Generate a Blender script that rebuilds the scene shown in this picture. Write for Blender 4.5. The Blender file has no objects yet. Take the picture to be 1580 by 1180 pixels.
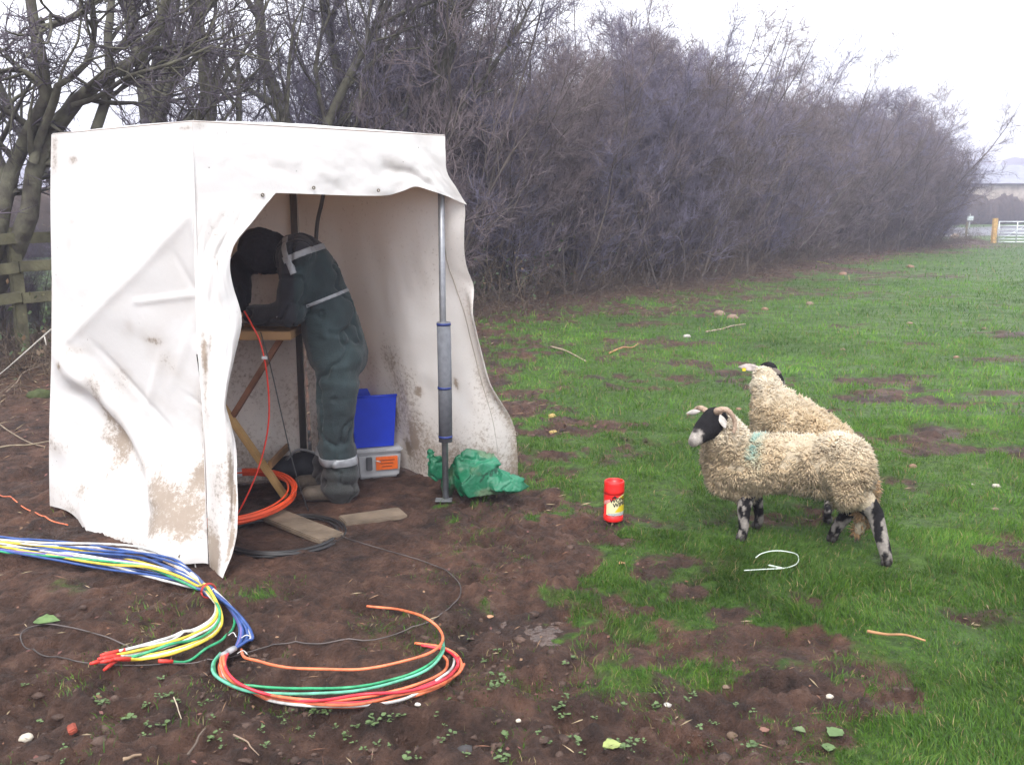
import bpy, bmesh, math, random
import numpy as np
from mathutils import Vector, Matrix

# ------------------------------------------------------------------ camera
scene = bpy.context.scene
COL = scene.collection
FPX, CX, CY, CAMH, PITCH = 1425.0, 790.0, 590.0, 1.55, math.radians(10.26)
cam_data = bpy.data.cameras.new('camera')
cam_data.sensor_width = 36.0
cam_data.lens = 36.0 * FPX / 1580.0
cam_data.clip_end = 3000
cam = bpy.data.objects.new('camera', cam_data)
COL.objects.link(cam)
cam.location = (0, 0, CAMH)
cam.rotation_euler = (math.pi / 2 - PITCH, 0, 0)
scene.camera = cam

# ------------------------------------------------------------------ world, sun, exposure
SUN_EL, SUN_AZ = math.radians(52), math.radians(190)   # azimuth from +Y clockwise: behind the camera, to its left
world = bpy.data.worlds.new('World')
scene.world = world
world.use_nodes = True
wn, wl = world.node_tree.nodes, world.node_tree.links
wn.clear()
w_out = wn.new('ShaderNodeOutputWorld')
w_bg = wn.new('ShaderNodeBackground')
w_sky = wn.new('ShaderNodeTexSky')
w_sky.sky_type = 'NISHITA'
w_sky.sun_disc = False
w_sky.sun_elevation = SUN_EL
w_sky.sun_rotation = SUN_AZ
w_sky.air_density = 1.0
w_sky.dust_density = 4.0
w_sky.ozone_density = 1.0
w_hs = wn.new('ShaderNodeHueSaturation')
w_hs.inputs['Saturation'].default_value = 0.12
w_mix = wn.new('ShaderNodeMixRGB')            # closed cloud deck over the clear sky
w_mix.inputs[0].default_value = 0.8
w_mix.inputs[2].default_value = (11.6, 11.9, 12.5, 1)
wl.new(w_sky.outputs[0], w_hs.inputs['Color'])
wl.new(w_hs.outputs[0], w_mix.inputs[1])
wl.new(w_mix.outputs[0], w_bg.inputs[0])
w_bg.inputs[1].default_value = 0.1
wl.new(w_bg.outputs[0], w_out.inputs[0])

sun_d = bpy.data.lights.new('sun', 'SUN')
sun_d.energy = 1.5
sun_d.angle = math.radians(22)
sun_d.color = (1.0, 0.98, 0.95)
sun = bpy.data.objects.new('sun', sun_d)
COL.objects.link(sun)
_sd = Vector((math.sin(SUN_AZ) * math.cos(SUN_EL), math.cos(SUN_AZ) * math.cos(SUN_EL), math.sin(SUN_EL)))
sun.rotation_euler = _sd.to_track_quat('Z', 'Y').to_euler()
sun.location = (-6, -8, 12)

vs = scene.view_settings
vs.view_transform = 'Standard'
vs.look = 'None'
vs.exposure = 1.15
vs.gamma = 1.0
vs.use_curve_mapping = False
scene.cycles.max_bounces = 6
scene.cycles.diffuse_bounces = 3
scene.cycles.glossy_bounces = 2
scene.cycles.transmission_bounces = 4
scene.cycles.transparent_max_bounces = 6
scene.cycles.use_denoising = True
try:
    scene.cycles.denoiser = 'OPENIMAGEDENOISE'
except Exception:
    pass

# ------------------------------------------------------------------ layout helpers (site plan from sight lines)
def ray(px, py):
    u, v = (px - CX) / FPX, (CY - py) / FPX
    c, s = math.cos(PITCH), math.sin(PITCH)
    return np.array([u, c + v * s, -s + v * c])

def G(px, py, z=0.0):
    d = ray(px, py)
    return np.array([0, 0, CAMH]) + d * ((z - CAMH) / d[2])

def W(px, py, Y):
    d = ray(px, py)
    return np.array([0, 0, CAMH]) + d * (Y / d[1])

def on_plane(px, py, p0, n):
    d = ray(px, py)
    o = np.array([0, 0, CAMH])
    return o + d * (np.dot(np.asarray(p0) - o, n) / np.dot(d, n))

# ------------------------------------------------------------------ noise
def _hash(ix, iy, iz, seed):
    h = (ix.astype(np.int64) * 374761393 + iy.astype(np.int64) * 668265263 + iz.astype(np.int64) * 2147483647 + seed * 1274126177) & 0xFFFFFFFF
    h = ((h ^ (h >> 13)) * 1274126177) & 0xFFFFFFFF
    h = ((h ^ (h >> 16)) * 2246822519) & 0xFFFFFFFF
    return ((h ^ (h >> 15)) & 0xFFFFFF) / float(0xFFFFFF)

def vnoise(x, y, z=None, seed=0):
    x = np.asarray(x, float); y = np.asarray(y, float)
    if z is None:
        ix, iy = np.floor(x), np.floor(y)
        fx, fy = x - ix, y - iy
        fx = fx * fx * fx * (fx * (fx * 6 - 15) + 10); fy = fy * fy * fy * (fy * (fy * 6 - 15) + 10)
        o = np.zeros_like(ix)
        a = _hash(ix, iy, o, seed); b = _hash(ix + 1, iy, o, seed)
        c = _hash(ix, iy + 1, o, seed); d = _hash(ix + 1, iy + 1, o, seed)
        return ((a * (1 - fx) + b * fx) * (1 - fy) + (c * (1 - fx) + d * fx) * fy) * 2 - 1
    z = np.asarray(z, float)
    ix, iy, iz = np.floor(x), np.floor(y), np.floor(z)
    fx, fy, fz = x - ix, y - iy, z - iz
    fx = fx * fx * (3 - 2 * fx); fy = fy * fy * (3 - 2 * fy); fz = fz * fz * (3 - 2 * fz)
    r = 0
    for dx in (0, 1):
        for dy in (0, 1):
            for dz in (0, 1):
                w = (fx if dx else 1 - fx) * (fy if dy else 1 - fy) * (fz if dz else 1 - fz)
                r = r + w * _hash(ix + dx, iy + dy, iz + dz, seed)
    return r * 2 - 1

def fbm(x, y, z=None, octv=4, seed=0, gain=0.5):
    r, a, f = 0, 1.0, 1.0
    for i in range(octv):
        # rotate each octave so that the lattice never shows
        c, s = math.cos(0.7 * i + 0.3), math.sin(0.7 * i + 0.3)
        X, Y = (np.asarray(x) * c - np.asarray(y) * s) * f, (np.asarray(x) * s + np.asarray(y) * c) * f
        r = r + a * vnoise(X + 17.3 * i, Y - 9.1 * i, None if z is None else np.asarray(z) * f, seed + i)
        a *= gain; f *= 2.03
    return r

def sstep(a, b, x):
    t = np.clip((x - a) / (b - a), 0, 1)
    return t * t * (3 - 2 * t)

# ------------------------------------------------------------------ materials
MATS = {}
def lin(r, g, b):
    f = lambda c: (c / 255.0 / 12.92) if c / 255.0 <= 0.04045 else ((c / 255.0 + 0.055) / 1.055) ** 2.4
    return (f(r), f(g), f(b))

def mat(name, col=(0.5, 0.5, 0.5), rough=0.6, var=0.2, scale=12.0, bump=0.0, bscale=60.0, attr=None, trans=0.0, tcol=None,
        metal=0.0, spec=0.4, col2=None, detail=4, sheen=0.0, coat=0.0, rvar=0.0):
    if name in MATS:
        return MATS[name]
    m = bpy.data.materials.new(name)
    m.use_nodes = True
    n, l = m.node_tree.nodes, m.node_tree.links
    n.clear()
    out = n.new('ShaderNodeOutputMaterial')
    p = n.new('ShaderNodeBsdfPrincipled')
    tc = n.new('ShaderNodeTexCoord')
    nz = n.new('ShaderNodeTexNoise')
    nz.inputs['Scale'].default_value = scale
    nz.inputs['Detail'].default_value = detail
    l.new(tc.outputs['Object'], nz.inputs['Vector'])
    rp = n.new('ShaderNodeValToRGB')
    rp.color_ramp.elements[0].position = 0.3
    rp.color_ramp.elements[1].position = 0.7
    lo, hi = 1 - var, 1 + var
    if attr:
        rp.color_ramp.elements[0].color = (lo, lo, lo, 1)
        rp.color_ramp.elements[1].color = (hi, hi, hi, 1)
        at = n.new('ShaderNodeAttribute')
        at.attribute_name = attr
        mx = n.new('ShaderNodeMixRGB')
        mx.blend_type = 'MULTIPLY'
        mx.inputs[0].default_value = 1
        l.new(at.outputs['Color'], mx.inputs[1])
        l.new(rp.outputs[0], mx.inputs[2])
        csock = mx.outputs[0]
    else:
        c2 = col2 if col2 else tuple(min(1, c * hi) for c in col)
        rp.color_ramp.elements[0].color = (*[c * lo for c in col], 1)
        rp.color_ramp.elements[1].color = (*c2, 1)
        csock = rp.outputs[0]
    l.new(nz.outputs['Fac'], rp.inputs[0])
    l.new(csock, p.inputs['Base Color'])
    p.inputs['Roughness'].default_value = rough
    p.inputs['Metallic'].default_value = metal
    p.inputs['Specular IOR Level'].default_value = spec
    if coat:
        p.inputs['Coat Weight'].default_value = coat
        p.inputs['Coat Roughness'].default_value = 0.25
    if sheen:
        p.inputs['Sheen Weight'].default_value = sheen
    if rvar:
        mr = n.new('ShaderNodeMapRange')
        mr.inputs['From Min'].default_value = 0.3; mr.inputs['From Max'].default_value = 0.7
        mr.inputs['To Min'].default_value = max(0.05, rough - rvar); mr.inputs['To Max'].default_value = min(1, rough + rvar)
        l.new(nz.outputs['Fac'], mr.inputs['Value'])
        l.new(mr.outputs[0], p.inputs['Roughness'])
    if bump:
        nb = n.new('ShaderNodeTexNoise')
        nb.inputs['Scale'].default_value = bscale
        nb.inputs['Detail'].default_value = 5
        l.new(tc.outputs['Object'], nb.inputs['Vector'])
        bp = n.new('ShaderNodeBump')
        bp.inputs['Strength'].default_value = bump
        bp.inputs['Distance'].default_value = 0.02
        l.new(nb.outputs['Fac'], bp.inputs['Height'])
        l.new(bp.outputs[0], p.inputs['Normal'])
    sh = p.outputs[0]
    if trans:
        t = n.new('ShaderNodeBsdfTranslucent')
        if tcol:
            t.inputs['Color'].default_value = (*tcol, 1)
        else:
            l.new(csock, t.inputs['Color'])
        ms = n.new('ShaderNodeMixShader')
        ms.inputs[0].default_value = trans
        l.new(sh, ms.inputs[1]); l.new(t.outputs[0], ms.inputs[2])
        sh = ms.outputs[0]
    l.new(sh, out.inputs[0])
    MATS[name] = m
    return m

# ------------------------------------------------------------------ object helpers
def tag(o, label=None, cat=None, group=None, kind=None):
    if label: o['label'] = label
    if cat: o['category'] = cat
    if group: o['group'] = group
    if kind: o['kind'] = kind
    return o

def empty(name, loc=(0, 0, 0), rz=0.0):
    o = bpy.data.objects.new(name, None)
    o.empty_display_size = 0.05
    COL.objects.link(o)
    o.location = tuple(float(v) for v in loc)
    o.rotation_euler = (0, 0, rz)
    return o

def link_mesh(name, me, m=None, parent=None, smooth=True):
    """Vertices are in world space; a parented mesh keeps its world place."""
    if m is not None and len(me.materials) == 0:
        me.materials.append(m)
    if smooth and len(me.polygons):
        me.polygons.foreach_set('use_smooth', np.ones(len(me.polygons), dtype=bool))
    o = bpy.data.objects.new(name, me)
    COL.objects.link(o)
    if parent is not None:
        o.parent = parent
        mw = Matrix.Identity(4)
        q = parent
        chain = []
        while q is not None:
            chain.append(q); q = q.parent
        for q in reversed(chain):
            loc = Matrix.Translation(q.location) @ q.rotation_euler.to_matrix().to_4x4() @ Matrix.Diagonal((*q.scale, 1))
            mw = mw @ q.matrix_parent_inverse @ loc
        o.matrix_parent_inverse = mw.inverted()
    return o

def np_mesh(name, verts, faces, cols=None, attrs=None):
    """faces: list of int arrays (n,3) and (n,4)."""
    verts = np.ascontiguousarray(verts, dtype=np.float32)
    faces = [np.asarray(f, dtype=np.int32) for f in faces if len(f)]
    me = bpy.data.meshes.new(name)
    me.vertices.add(len(verts))
    me.vertices.foreach_set('co', verts.ravel())
    lv = np.concatenate([f.ravel() for f in faces])
    sizes = np.concatenate([np.full(len(f), f.shape[1], dtype=np.int32) for f in faces])
    starts = np.concatenate([[0], np.cumsum(sizes)[:-1]]).astype(np.int32)
    me.loops.add(len(lv))
    me.loops.foreach_set('vertex_index', lv)
    me.polygons.add(len(sizes))
    me.polygons.foreach_set('loop_start', starts)
    me.update(calc_edges=True)
    me.validate()
    if cols is not None:
        a = me.color_attributes.new('Col', 'FLOAT_COLOR', 'POINT')
        c = np.ones((len(verts), 4), dtype=np.float32); c[:, :3] = cols
        a.data.foreach_set('color', c.ravel())
    for k, v in (attrs or {}).items():
        a = me.attributes.new(k, 'FLOAT', 'POINT')
        a.data.foreach_set('value', np.ascontiguousarray(v, dtype=np.float32))
    return me

def frames(T):
    T = T / np.maximum(np.linalg.norm(T, axis=-1, keepdims=True), 1e-9)
    ref = np.where(np.abs(T[..., 2:3]) < 0.9, np.array([0, 0, 1.0]), np.array([1.0, 0, 0]))
    N = np.cross(T, ref); N /= np.maximum(np.linalg.norm(N, axis=-1, keepdims=True), 1e-9)
    B = np.cross(T, N)
    return N, B

def tubes_np(pts, rad, sides=3, tip=False, base_index=0):
    """pts (N,k,3), rad (N,k). Returns verts, quads, tris. tip: the last ring closes to a point."""
    N, k, _ = pts.shape
    T = np.gradient(pts, axis=1) if k > 2 else np.repeat((pts[:, 1:] - pts[:, :1]), k, axis=1)
    # one frame for a whole branch avoids twists
    Nn, Bb = frames(T.mean(axis=1, keepdims=True))
    ang = np.arange(sides) * 2 * math.pi / sides
    ring = (np.cos(ang)[None, None, :, None] * Nn[:, :, None, :] + np.sin(ang)[None, None, :, None] * Bb[:, :, None, :])
    kk = k - 1 if tip else k
    V = pts[:, :kk, None, :] + ring * rad[:, :kk, None, None]
    V = V.reshape(N, kk * sides, 3)
    if tip:
        V = np.concatenate([V, pts[:, -1:, :]], axis=1)
    nv = V.shape[1]
    off = (np.arange(N) * nv + base_index)[:, None]
    q = []
    for i in range(kk - 1):
        for j in range(sides):
            a, b = i * sides + j, i * sides + (j + 1) % sides
            q.append([a, b, b + sides, a + sides])
    t = []
    if tip:
        for j in range(sides):
            t.append([(kk - 1) * sides + j, (kk - 1) * sides + (j + 1) % sides, kk * sides])
    quads = (off[:, :, None] + np.array(q, dtype=np.int64)[None]).reshape(-1, 4) if q else np.zeros((0, 4), int)
    tris = (off[:, :, None] + np.array(t, dtype=np.int64)[None]).reshape(-1, 3) if t else np.zeros((0, 3), int)
    return V.reshape(-1, 3), quads, tris

def catmull(P, n=8):
    P = np.asarray(P, float)
    Q = np.vstack([2 * P[0] - P[1], P, 2 * P[-1] - P[-2]])
    out = []
    for i in range(1, len(Q) - 2):
        p0, p1, p2, p3 = Q[i - 1], Q[i], Q[i + 1], Q[i + 2]
        for t in np.arange(n) / n:
            out.append(0.5 * ((2 * p1) + (-p0 + p2) * t + (2 * p0 - 5 * p1 + 4 * p2 - p3) * t * t + (-p0 + 3 * p1 - 3 * p2 + p3) * t ** 3))
    out.append(Q[-2])
    return np.array(out)

def tube_mesh(name, path, r, sides=8, caps=True):
    """One tube along a path with parallel-transported frames; r scalar or per point."""
    P = np.asarray(path, float)
    k = len(P)
    r = np.broadcast_to(np.asarray(r, float), (k,))
    T = np.gradient(P, axis=0); T /= np.maximum(np.linalg.norm(T, axis=1, keepdims=True), 1e-9)
    n0 = np.cross(T[0], [0, 0, 1.0])
    if np.linalg.norm(n0) < 1e-3: n0 = np.cross(T[0], [1.0, 0, 0])
    n0 /= np.linalg.norm(n0)
    V = []
    ang = np.arange(sides) * 2 * math.pi / sides
    for i in range(k):
        n0 = n0 - T[i] * np.dot(n0, T[i]); n0 /= max(np.linalg.norm(n0), 1e-9)
        b = np.cross(T[i], n0)
        V.append(P[i] + r[i] * (np.cos(ang)[:, None] * n0 + np.sin(ang)[:, None] * b))
    V = np.concatenate(V)
    q = [[i * sides + j, i * sides + (j + 1) % sides, (i + 1) * sides + (j + 1) % sides, (i + 1) * sides + j] for i in range(k - 1) for j in range(sides)]
    tr = []
    if caps:
        V = np.vstack([V, P[0], P[-1]])
        c0, c1 = len(V) - 2, len(V) - 1
        for j in range(sides):
            tr.append([c0, (j + 1) % sides, j]); tr.append([c1, (k - 1) * sides + j, (k - 1) * sides + (j + 1) % sides])
    return np_mesh(name, V, [np.array(q), np.array(tr) if tr else np.zeros((0, 3), int)])

def tube(name, path, r, m, parent=None, sides=8):
    return link_mesh(name, tube_mesh(name, path, r, sides), m, parent)

def box_mesh(name, c, size, ax=None, bevel=0.004, taper=None):
    """Bevelled box; ax = 3x3 rows of local axes in world."""
    bm = bmesh.new()
    bmesh.ops.create_cube(bm, size=1.0)
    for v in bm.verts:
        f = 1.0
        if taper is not None and v.co.z < 0: f = taper
        v.co = Vector((v.co.x * size[0] * f, v.co.y * size[1] * f, v.co.z * size[2]))
    if bevel:
        bmesh.ops.bevel(bm, geom=bm.edges[:], offset=bevel, segments=2, affect='EDGES')
    A = np.eye(3) if ax is None else np.asarray(ax, float)
    for v in bm.verts:
        w = A.T @ np.array(v.co) + np.asarray(c, float)
        v.co = Vector(w)
    me = bpy.data.meshes.new(name)
    bm.to_mesh(me); bm.free()
    return me

def box(name, c, size, m, parent=None, ax=None, bevel=0.004, taper=None):
    return link_mesh(name, box_mesh(name, c, size, ax, bevel, taper), m, parent, smooth=False)

def beam(name, p0, p1, w, h, m, parent=None, up=(0, 0, 1), bevel=0.004):
    p0, p1 = np.asarray(p0, float), np.asarray(p1, float)
    z = p1 - p0; L = np.linalg.norm(z); z = z / L
    x = np.cross(np.asarray(up, float), z)
    if np.linalg.norm(x) < 1e-4: x = np.cross([0, 1.0, 0], z)
    x /= np.linalg.norm(x); y = np.cross(z, x)
    return box(name, (p0 + p1) / 2, (w, h, L), m, parent, ax=[x, y, z], bevel=bevel)

def lathe_mesh(name, prof, c=(0, 0, 0), seg=32, axis=None):
    prof = np.asarray(prof, float)
    ang = np.arange(seg) * 2 * math.pi / seg
    V = np.array([[r * math.cos(a), r * math.sin(a), z] for r, z in prof for a in ang])
    if axis is not None:
        V = V @ np.asarray(axis, float)
    V = V + np.asarray(c, float)
    q = [[i * seg + j, i * seg + (j + 1) % seg, (i + 1) * seg + (j + 1) % seg, (i + 1) * seg + j] for i in range(len(prof) - 1) for j in range(seg)]
    return np_mesh(name, V, [np.array(q)])

def grid_faces(nu, nv):
    i = np.arange(nu - 1)[:, None] * nv + np.arange(nv - 1)[None, :]
    return np.stack([i, i + nv, i + nv + 1, i + 1], axis=-1).reshape(-1, 4)

# organic bodies: many overlapping ellipsoids fused into one continuous surface
def blob(name, prims, voxel=0.012, smooth=8, sub=2):
    bm = bmesh.new()
    for (c, r) in prims:
        r = np.broadcast_to(np.asarray(r, float), (3,))
        M = Matrix.Translation(Vector(c)) @ Matrix.Diagonal((*[float(x) for x in r], 1))
        bmesh.ops.create_icosphere(bm, subdivisions=sub, radius=1.0, matrix=M)
    me = bpy.data.meshes.new(name + '_tmp')
    bm.to_mesh(me); bm.free()
    o = bpy.data.objects.new(name + '_tmp', me)
    COL.objects.link(o)
    md = o.modifiers.new('r', 'REMESH'); md.mode = 'VOXEL'; md.voxel_size = voxel
    if smooth:
        ms = o.modifiers.new('s', 'SMOOTH'); ms.factor = 0.5; ms.iterations = smooth
    dg = bpy.context.evaluated_depsgraph_get()
    res = bpy.data.meshes.new_from_object(o.evaluated_get(dg))
    res.name = name
    bpy.data.objects.remove(o); bpy.data.meshes.remove(me)
    return res

def chain(pts, rads, step=0.35):
    """Spheres along a polyline of joints with interpolated (possibly elliptical) radii."""
    out = []
    pts = [np.asarray(p, float) for p in pts]
    rads = [np.broadcast_to(np.asarray(r, float), (3,)) for r in rads]
    for i in range(len(pts) - 1):
        L = np.linalg.norm(pts[i + 1] - pts[i])
        n = max(2, int(L / (step * min(rads[i].min(), rads[i + 1].min()))))
        for t in np.arange(n + 1) / n:
            out.append((pts[i] * (1 - t) + pts[i + 1] * t, rads[i] * (1 - t) + rads[i + 1] * t))
    return out

def mesh_arrays(me):
    v = np.empty(len(me.vertices) * 3, dtype=np.float32); me.vertices.foreach_get('co', v); v = v.reshape(-1, 3)
    n = np.empty(len(me.vertices) * 3, dtype=np.float32); me.vertices.foreach_get('normal', n); n = n.reshape(-1, 3)
    return v.astype(float), n.astype(float)

def tri_arrays(me):
    me.calc_loop_triangles()
    t = np.empty(len(me.loop_triangles) * 3, dtype=np.int32); me.loop_triangles.foreach_get('vertices', t)
    return t.reshape(-1, 3)

def sample_surface(me, n, rng):
    v, nn = mesh_arrays(me); t = tri_arrays(me)
    a, b, c = v[t[:, 0]], v[t[:, 1]], v[t[:, 2]]
    ar = np.linalg.norm(np.cross(b - a, c - a), axis=1)
    k = rng.choice(len(t), n, p=ar / ar.sum())
    u, w = rng.random(n), rng.random(n)
    f = u + w > 1; u[f] = 1 - u[f]; w[f] = 1 - w[f]
    P = a[k] + u[:, None] * (b[k] - a[k]) + w[:, None] * (c[k] - a[k])
    Nn = nn[t[k, 0]] * (1 - u - w)[:, None] + nn[t[k, 1]] * u[:, None] + nn[t[k, 2]] * w[:, None]
    return P, Nn / np.maximum(np.linalg.norm(Nn, axis=1, keepdims=True), 1e-9)

def set_cols(me, cols):
    a = me.color_attributes.new('Col', 'FLOAT_COLOR', 'POINT')
    c = np.ones((len(me.vertices), 4), dtype=np.float32); c[:, :3] = cols
    a.data.foreach_set('color', c.ravel())

def set_co(me, v):
    me.vertices.foreach_set('co', np.ascontiguousarray(v, dtype=np.float32).ravel())
    me.update()

# ================================================================== GROUND
HEDGE = np.array([(-10.5, 2.5), (-5.3, 9.6), (-0.3, 16.0), (3.2, 20.4), (10.9, 33.8), (18.0, 43.0), (25.3, 52.0)])
RN = np.array([-0.665, 0.746])           # normal of the straight road, pointing away from the field

def road_q(x, y):
    return RN[0] * x + RN[1] * y - 31.6

def hedge_d(x, y):
    """signed distance to the hedge line, positive on the field (camera) side"""
    best = np.full(np.shape(x), 1e9); sgn = np.ones(np.shape(x))
    for a, b in zip(HEDGE[:-1], HEDGE[1:]):
        d = b - a; L2 = d @ d
        t = np.clip(((x - a[0]) * d[0] + (y - a[1]) * d[1]) / L2, 0, 1)
        dx, dy = x - a[0] - t * d[0], y - a[1] - t * d[1]
        dd = np.hypot(dx, dy)
        s = np.where(d[0] * dy - d[1] * dx > 0, -1.0, 1.0)
        m = dd < best
        best = np.where(m, dd, best); sgn = np.where(m, s, sgn)
    return best * sgn

# bare patches (and, with a minus sign, tufts) read off the photograph: pixel of the centre, half width and half depth in metres
PATCHES = [(838, 968, .17, .20, 1.2), (930, 905, .22, .15, .9), (1020, 915, .3, .16, .8), (1150, 945, .22, .13, .7), (985, 585, .6, .5, .7),
           (1250, 1050, .3, .12, .9), (1330, 1075, .35, .15, .8), (1470, 670, .3, .25, .9), (1440, 685, .2, .12, .6), (1500, 610, .35, .2, .35),
           (850, 655, .4, .45, .9), (780, 640, .4, .8, .8), (800, 800, .5, .35, .55), (880, 830, .25, .2, .5), (1110, 790, .3, .22, .5),
           (1240, 800, .35, .2, .45), (1040, 1010, .25, .12, .4), (1450, 1090, .35, .14, .5), (1500, 960, .25, .12, .4), (760, 880, .3, .35, .7),
           (1400, 745, .2, .15, .4), (1540, 552, .3, .2, .35), (1090, 480, 1.2, .9, .7), (900, 540, 1.2, 1.0, .6), (1300, 455, 1.5, 1.2, .4),
           (1400, 425, 2, 1.8, .5), (1000, 870, .3, .14, .45), (1260, 930, .2, .1, .35), (1120, 1090, .5, .12, .5), (700, 780, .3, .3, .8),
           (1380, 600, .35, .2, .3), (1290, 530, .4, .3, .25), (1230, 610, .3, .2, .3), (990, 690, .3, .25, .3), (920, 700, .3, .3, .35),
           (880, 925, .12, .16, -1.0), (825, 1000, .10, .10, -.7), (1060, 1045, .3, .12, -.45), (560, 980, .13, .14, -.6), (420, 985, .12, .1, -.45),
           (110, 905, .28, .2, -.62), (75, 1000, .14, .1, -.45), (200, 960, .15, .12, -.45), (250, 930, .2, .1, -.4), (130, 1060, .12, .06, -.4), (380, 925, .14, .1, -.5), (640, 860, .25, .15, -.45), (560, 1060, .2, .05, -.35), (1480, 1150, .5, .16, -.8), (1350, 1150, .3, .1, -.5),
           (660, 905, .25, .2, -.3), (440, 915, .2, .15, -.2), (650, 1135, .12, .06, -.45), (1240, 1180, .2, .08, -.4), (20, 1165, .08, .06, -.5), (760, 1100, .1, .06, -.2)]
PATCHES = [(*G(a, b)[:2], c, d, e) for a, b, c, d, e in PATCHES]

def mud_mask(x, y):
    """1 bare mud, 0 closed turf"""
    n1 = fbm(x * 1.3, y * 1.3, octv=4, seed=3)
    n2 = fbm(x * 5.5, y * 5.5, octv=3, seed=8)
    n3 = fbm(x * 16, y * 16, octv=3, seed=9)
    n2 = n2 + .45 * n3
    edge = -.10 + 0.30 * n1 + .22 * n2
    m = sstep(1.05, -0.55, x - edge * 1.3 + 0.10 * np.clip(y - 4, 0, 5))
    m = np.maximum(m, sstep(2.98, 2.5, y + 0.18 * n1 + .12 * n2) * sstep(1.5, 0.5, x + 0.35 * n1))
    m = np.maximum(m, 0.6 * sstep(2.55, 2.3, y + 0.2 * n1))
    hd = hedge_d(x, y)
    near = sstep(4.2, .8, hd + 1.5 * n1) * (0.62 + 0.4 * n2)
    near = np.where(hd < 1.2, np.maximum(near, 0.85), near)
    near = np.where(hd < -2.5, 0.0, near)
    m = m * sstep(-2.6, -.8, hd)
    m = np.maximum(m, near)
    for cx, cy, rx, ry, s in PATCHES:
        d2 = ((x - cx) / rx) ** 2 + ((y - cy) / ry) ** 2
        m = m + s * (.8 if s > 0 and cx > .6 else 1.0) * np.exp(-d2 * 1.2) * (0.7 + 0.9 * n2)
    m = m + 0.16 * n2 * sstep(40, 12, y)
    # scattered scuffs over the pasture
    sc = sstep(0.62, 0.95, fbm(x * 0.9 + 31, y * 1.5 - 7, octv=3, seed=21) + 0.25 * n2)
    m = np.maximum(m, 0.62 * sc * sstep(30, 8, y))
    return np.clip(m, 0, 1)

PITS = [(*G(a, b)[:2], c, d) for a, b, c, d in [(640, 1128, .085, .05), (880, 1118, .07, .035), (1080, 1150, .09, .04), (1000, 1090, .06, .025), (300, 1100, .07, .03),
        (960, 1140, .06, .03), (520, 1150, .1, .03), (330, 1120, .05, .03), (200, 1060, .08, .025), (820, 1060, .07, .02), (1120, 1120, .05, .035), (1500, 960, .08, .03),
        (1310, 905, .06, .03), (1270, 955, .07, .03), (1450, 930, .06, .03), (740, 1140, .08, .035), (1200, 1065, .06, .03), (60, 1080, .1, .03), (420, 1010, .05, .02)]]
_r = np.random.default_rng(66)
PITS += [(_r.uniform(-1.7, .6), 2.3 + 1.5 * _r.random(), _r.uniform(.045, .085), _r.uniform(.012, .026)) for _ in range(46)]

def gh(x, y, detail=True):
    x = np.asarray(x, float); y = np.asarray(y, float)
    z = 0.025 * fbm(x * 0.5, y * 0.5, octv=3, seed=5)
    mud = mud_mask(x, y)
    fade = sstep(30, 6, np.hypot(x, y))
    if detail:
        b = fbm(x * 6.0, y * 7.0, octv=4, seed=11)
        r = 1 - np.abs(fbm(x * 9.0, y * 9.0, octv=3, seed=14))
        cl = fbm(x * 24, y * 24, octv=3, seed=17)
        z = z + fade * mud * (0.030 * b + 0.022 * (r - 0.6) + 0.014 * cl + .006 * fbm(x * 58, y * 58, octv=2, seed=19)) + fade * (1 - mud) * 0.010 * b - 0.010 * mud * fade
        for cx, cy, rr, dp in PITS:
            d2 = ((x - cx) ** 2 + ((y - cy) * 1.3) ** 2) / rr ** 2
            z = z - 1.5 * dp * np.exp(-d2 * 1.6) * (1 + 0.5 * b) + dp * 0.2 * np.exp(-((np.sqrt(d2) - 1.5) ** 2) * 4) * (1 + b)
    # the trodden floor where the tent stands is flat
    tw = np.exp(-(((x + 1.33) / 1.0) ** 4 + ((y - 4.8) / 1.05) ** 4))
    z = z * (1 - 0.75 * tw) - 0.005 * tw
    # puddle bed
    pc = G(838, 975)
    pw = np.exp(-(((x - pc[0]) / .2) ** 4 + ((y - pc[1]) / .17) ** 4))
    z = z * (1 - 0.45 * pw) - 0.010 * pw
    # bank under the hedge, rise towards the road on the right
    hd = hedge_d(x, y)
    z = z + 0.22 * np.exp(-(hd / 1.3) ** 2) * (0.7 + 0.5 * fbm(x * 1.2, y * 1.2, octv=3, seed=33)) * sstep(7.5, 9.5, y)
    q = road_q(x, y)
    z = z + np.clip(q + 2.9, 0, 26) * 0.08 * sstep(-5, 38, x)
    return z

def axis(segs):
    out = []
    for a, b, s0, s1 in segs:
        p = a
        L = b - a
        while p < b - 1e-6:
            out.append(p); t = (p - a) / L
            p += s0 + (s1 - s0) * t
    out.append(segs[-1][1])
    return np.array(out)

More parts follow.
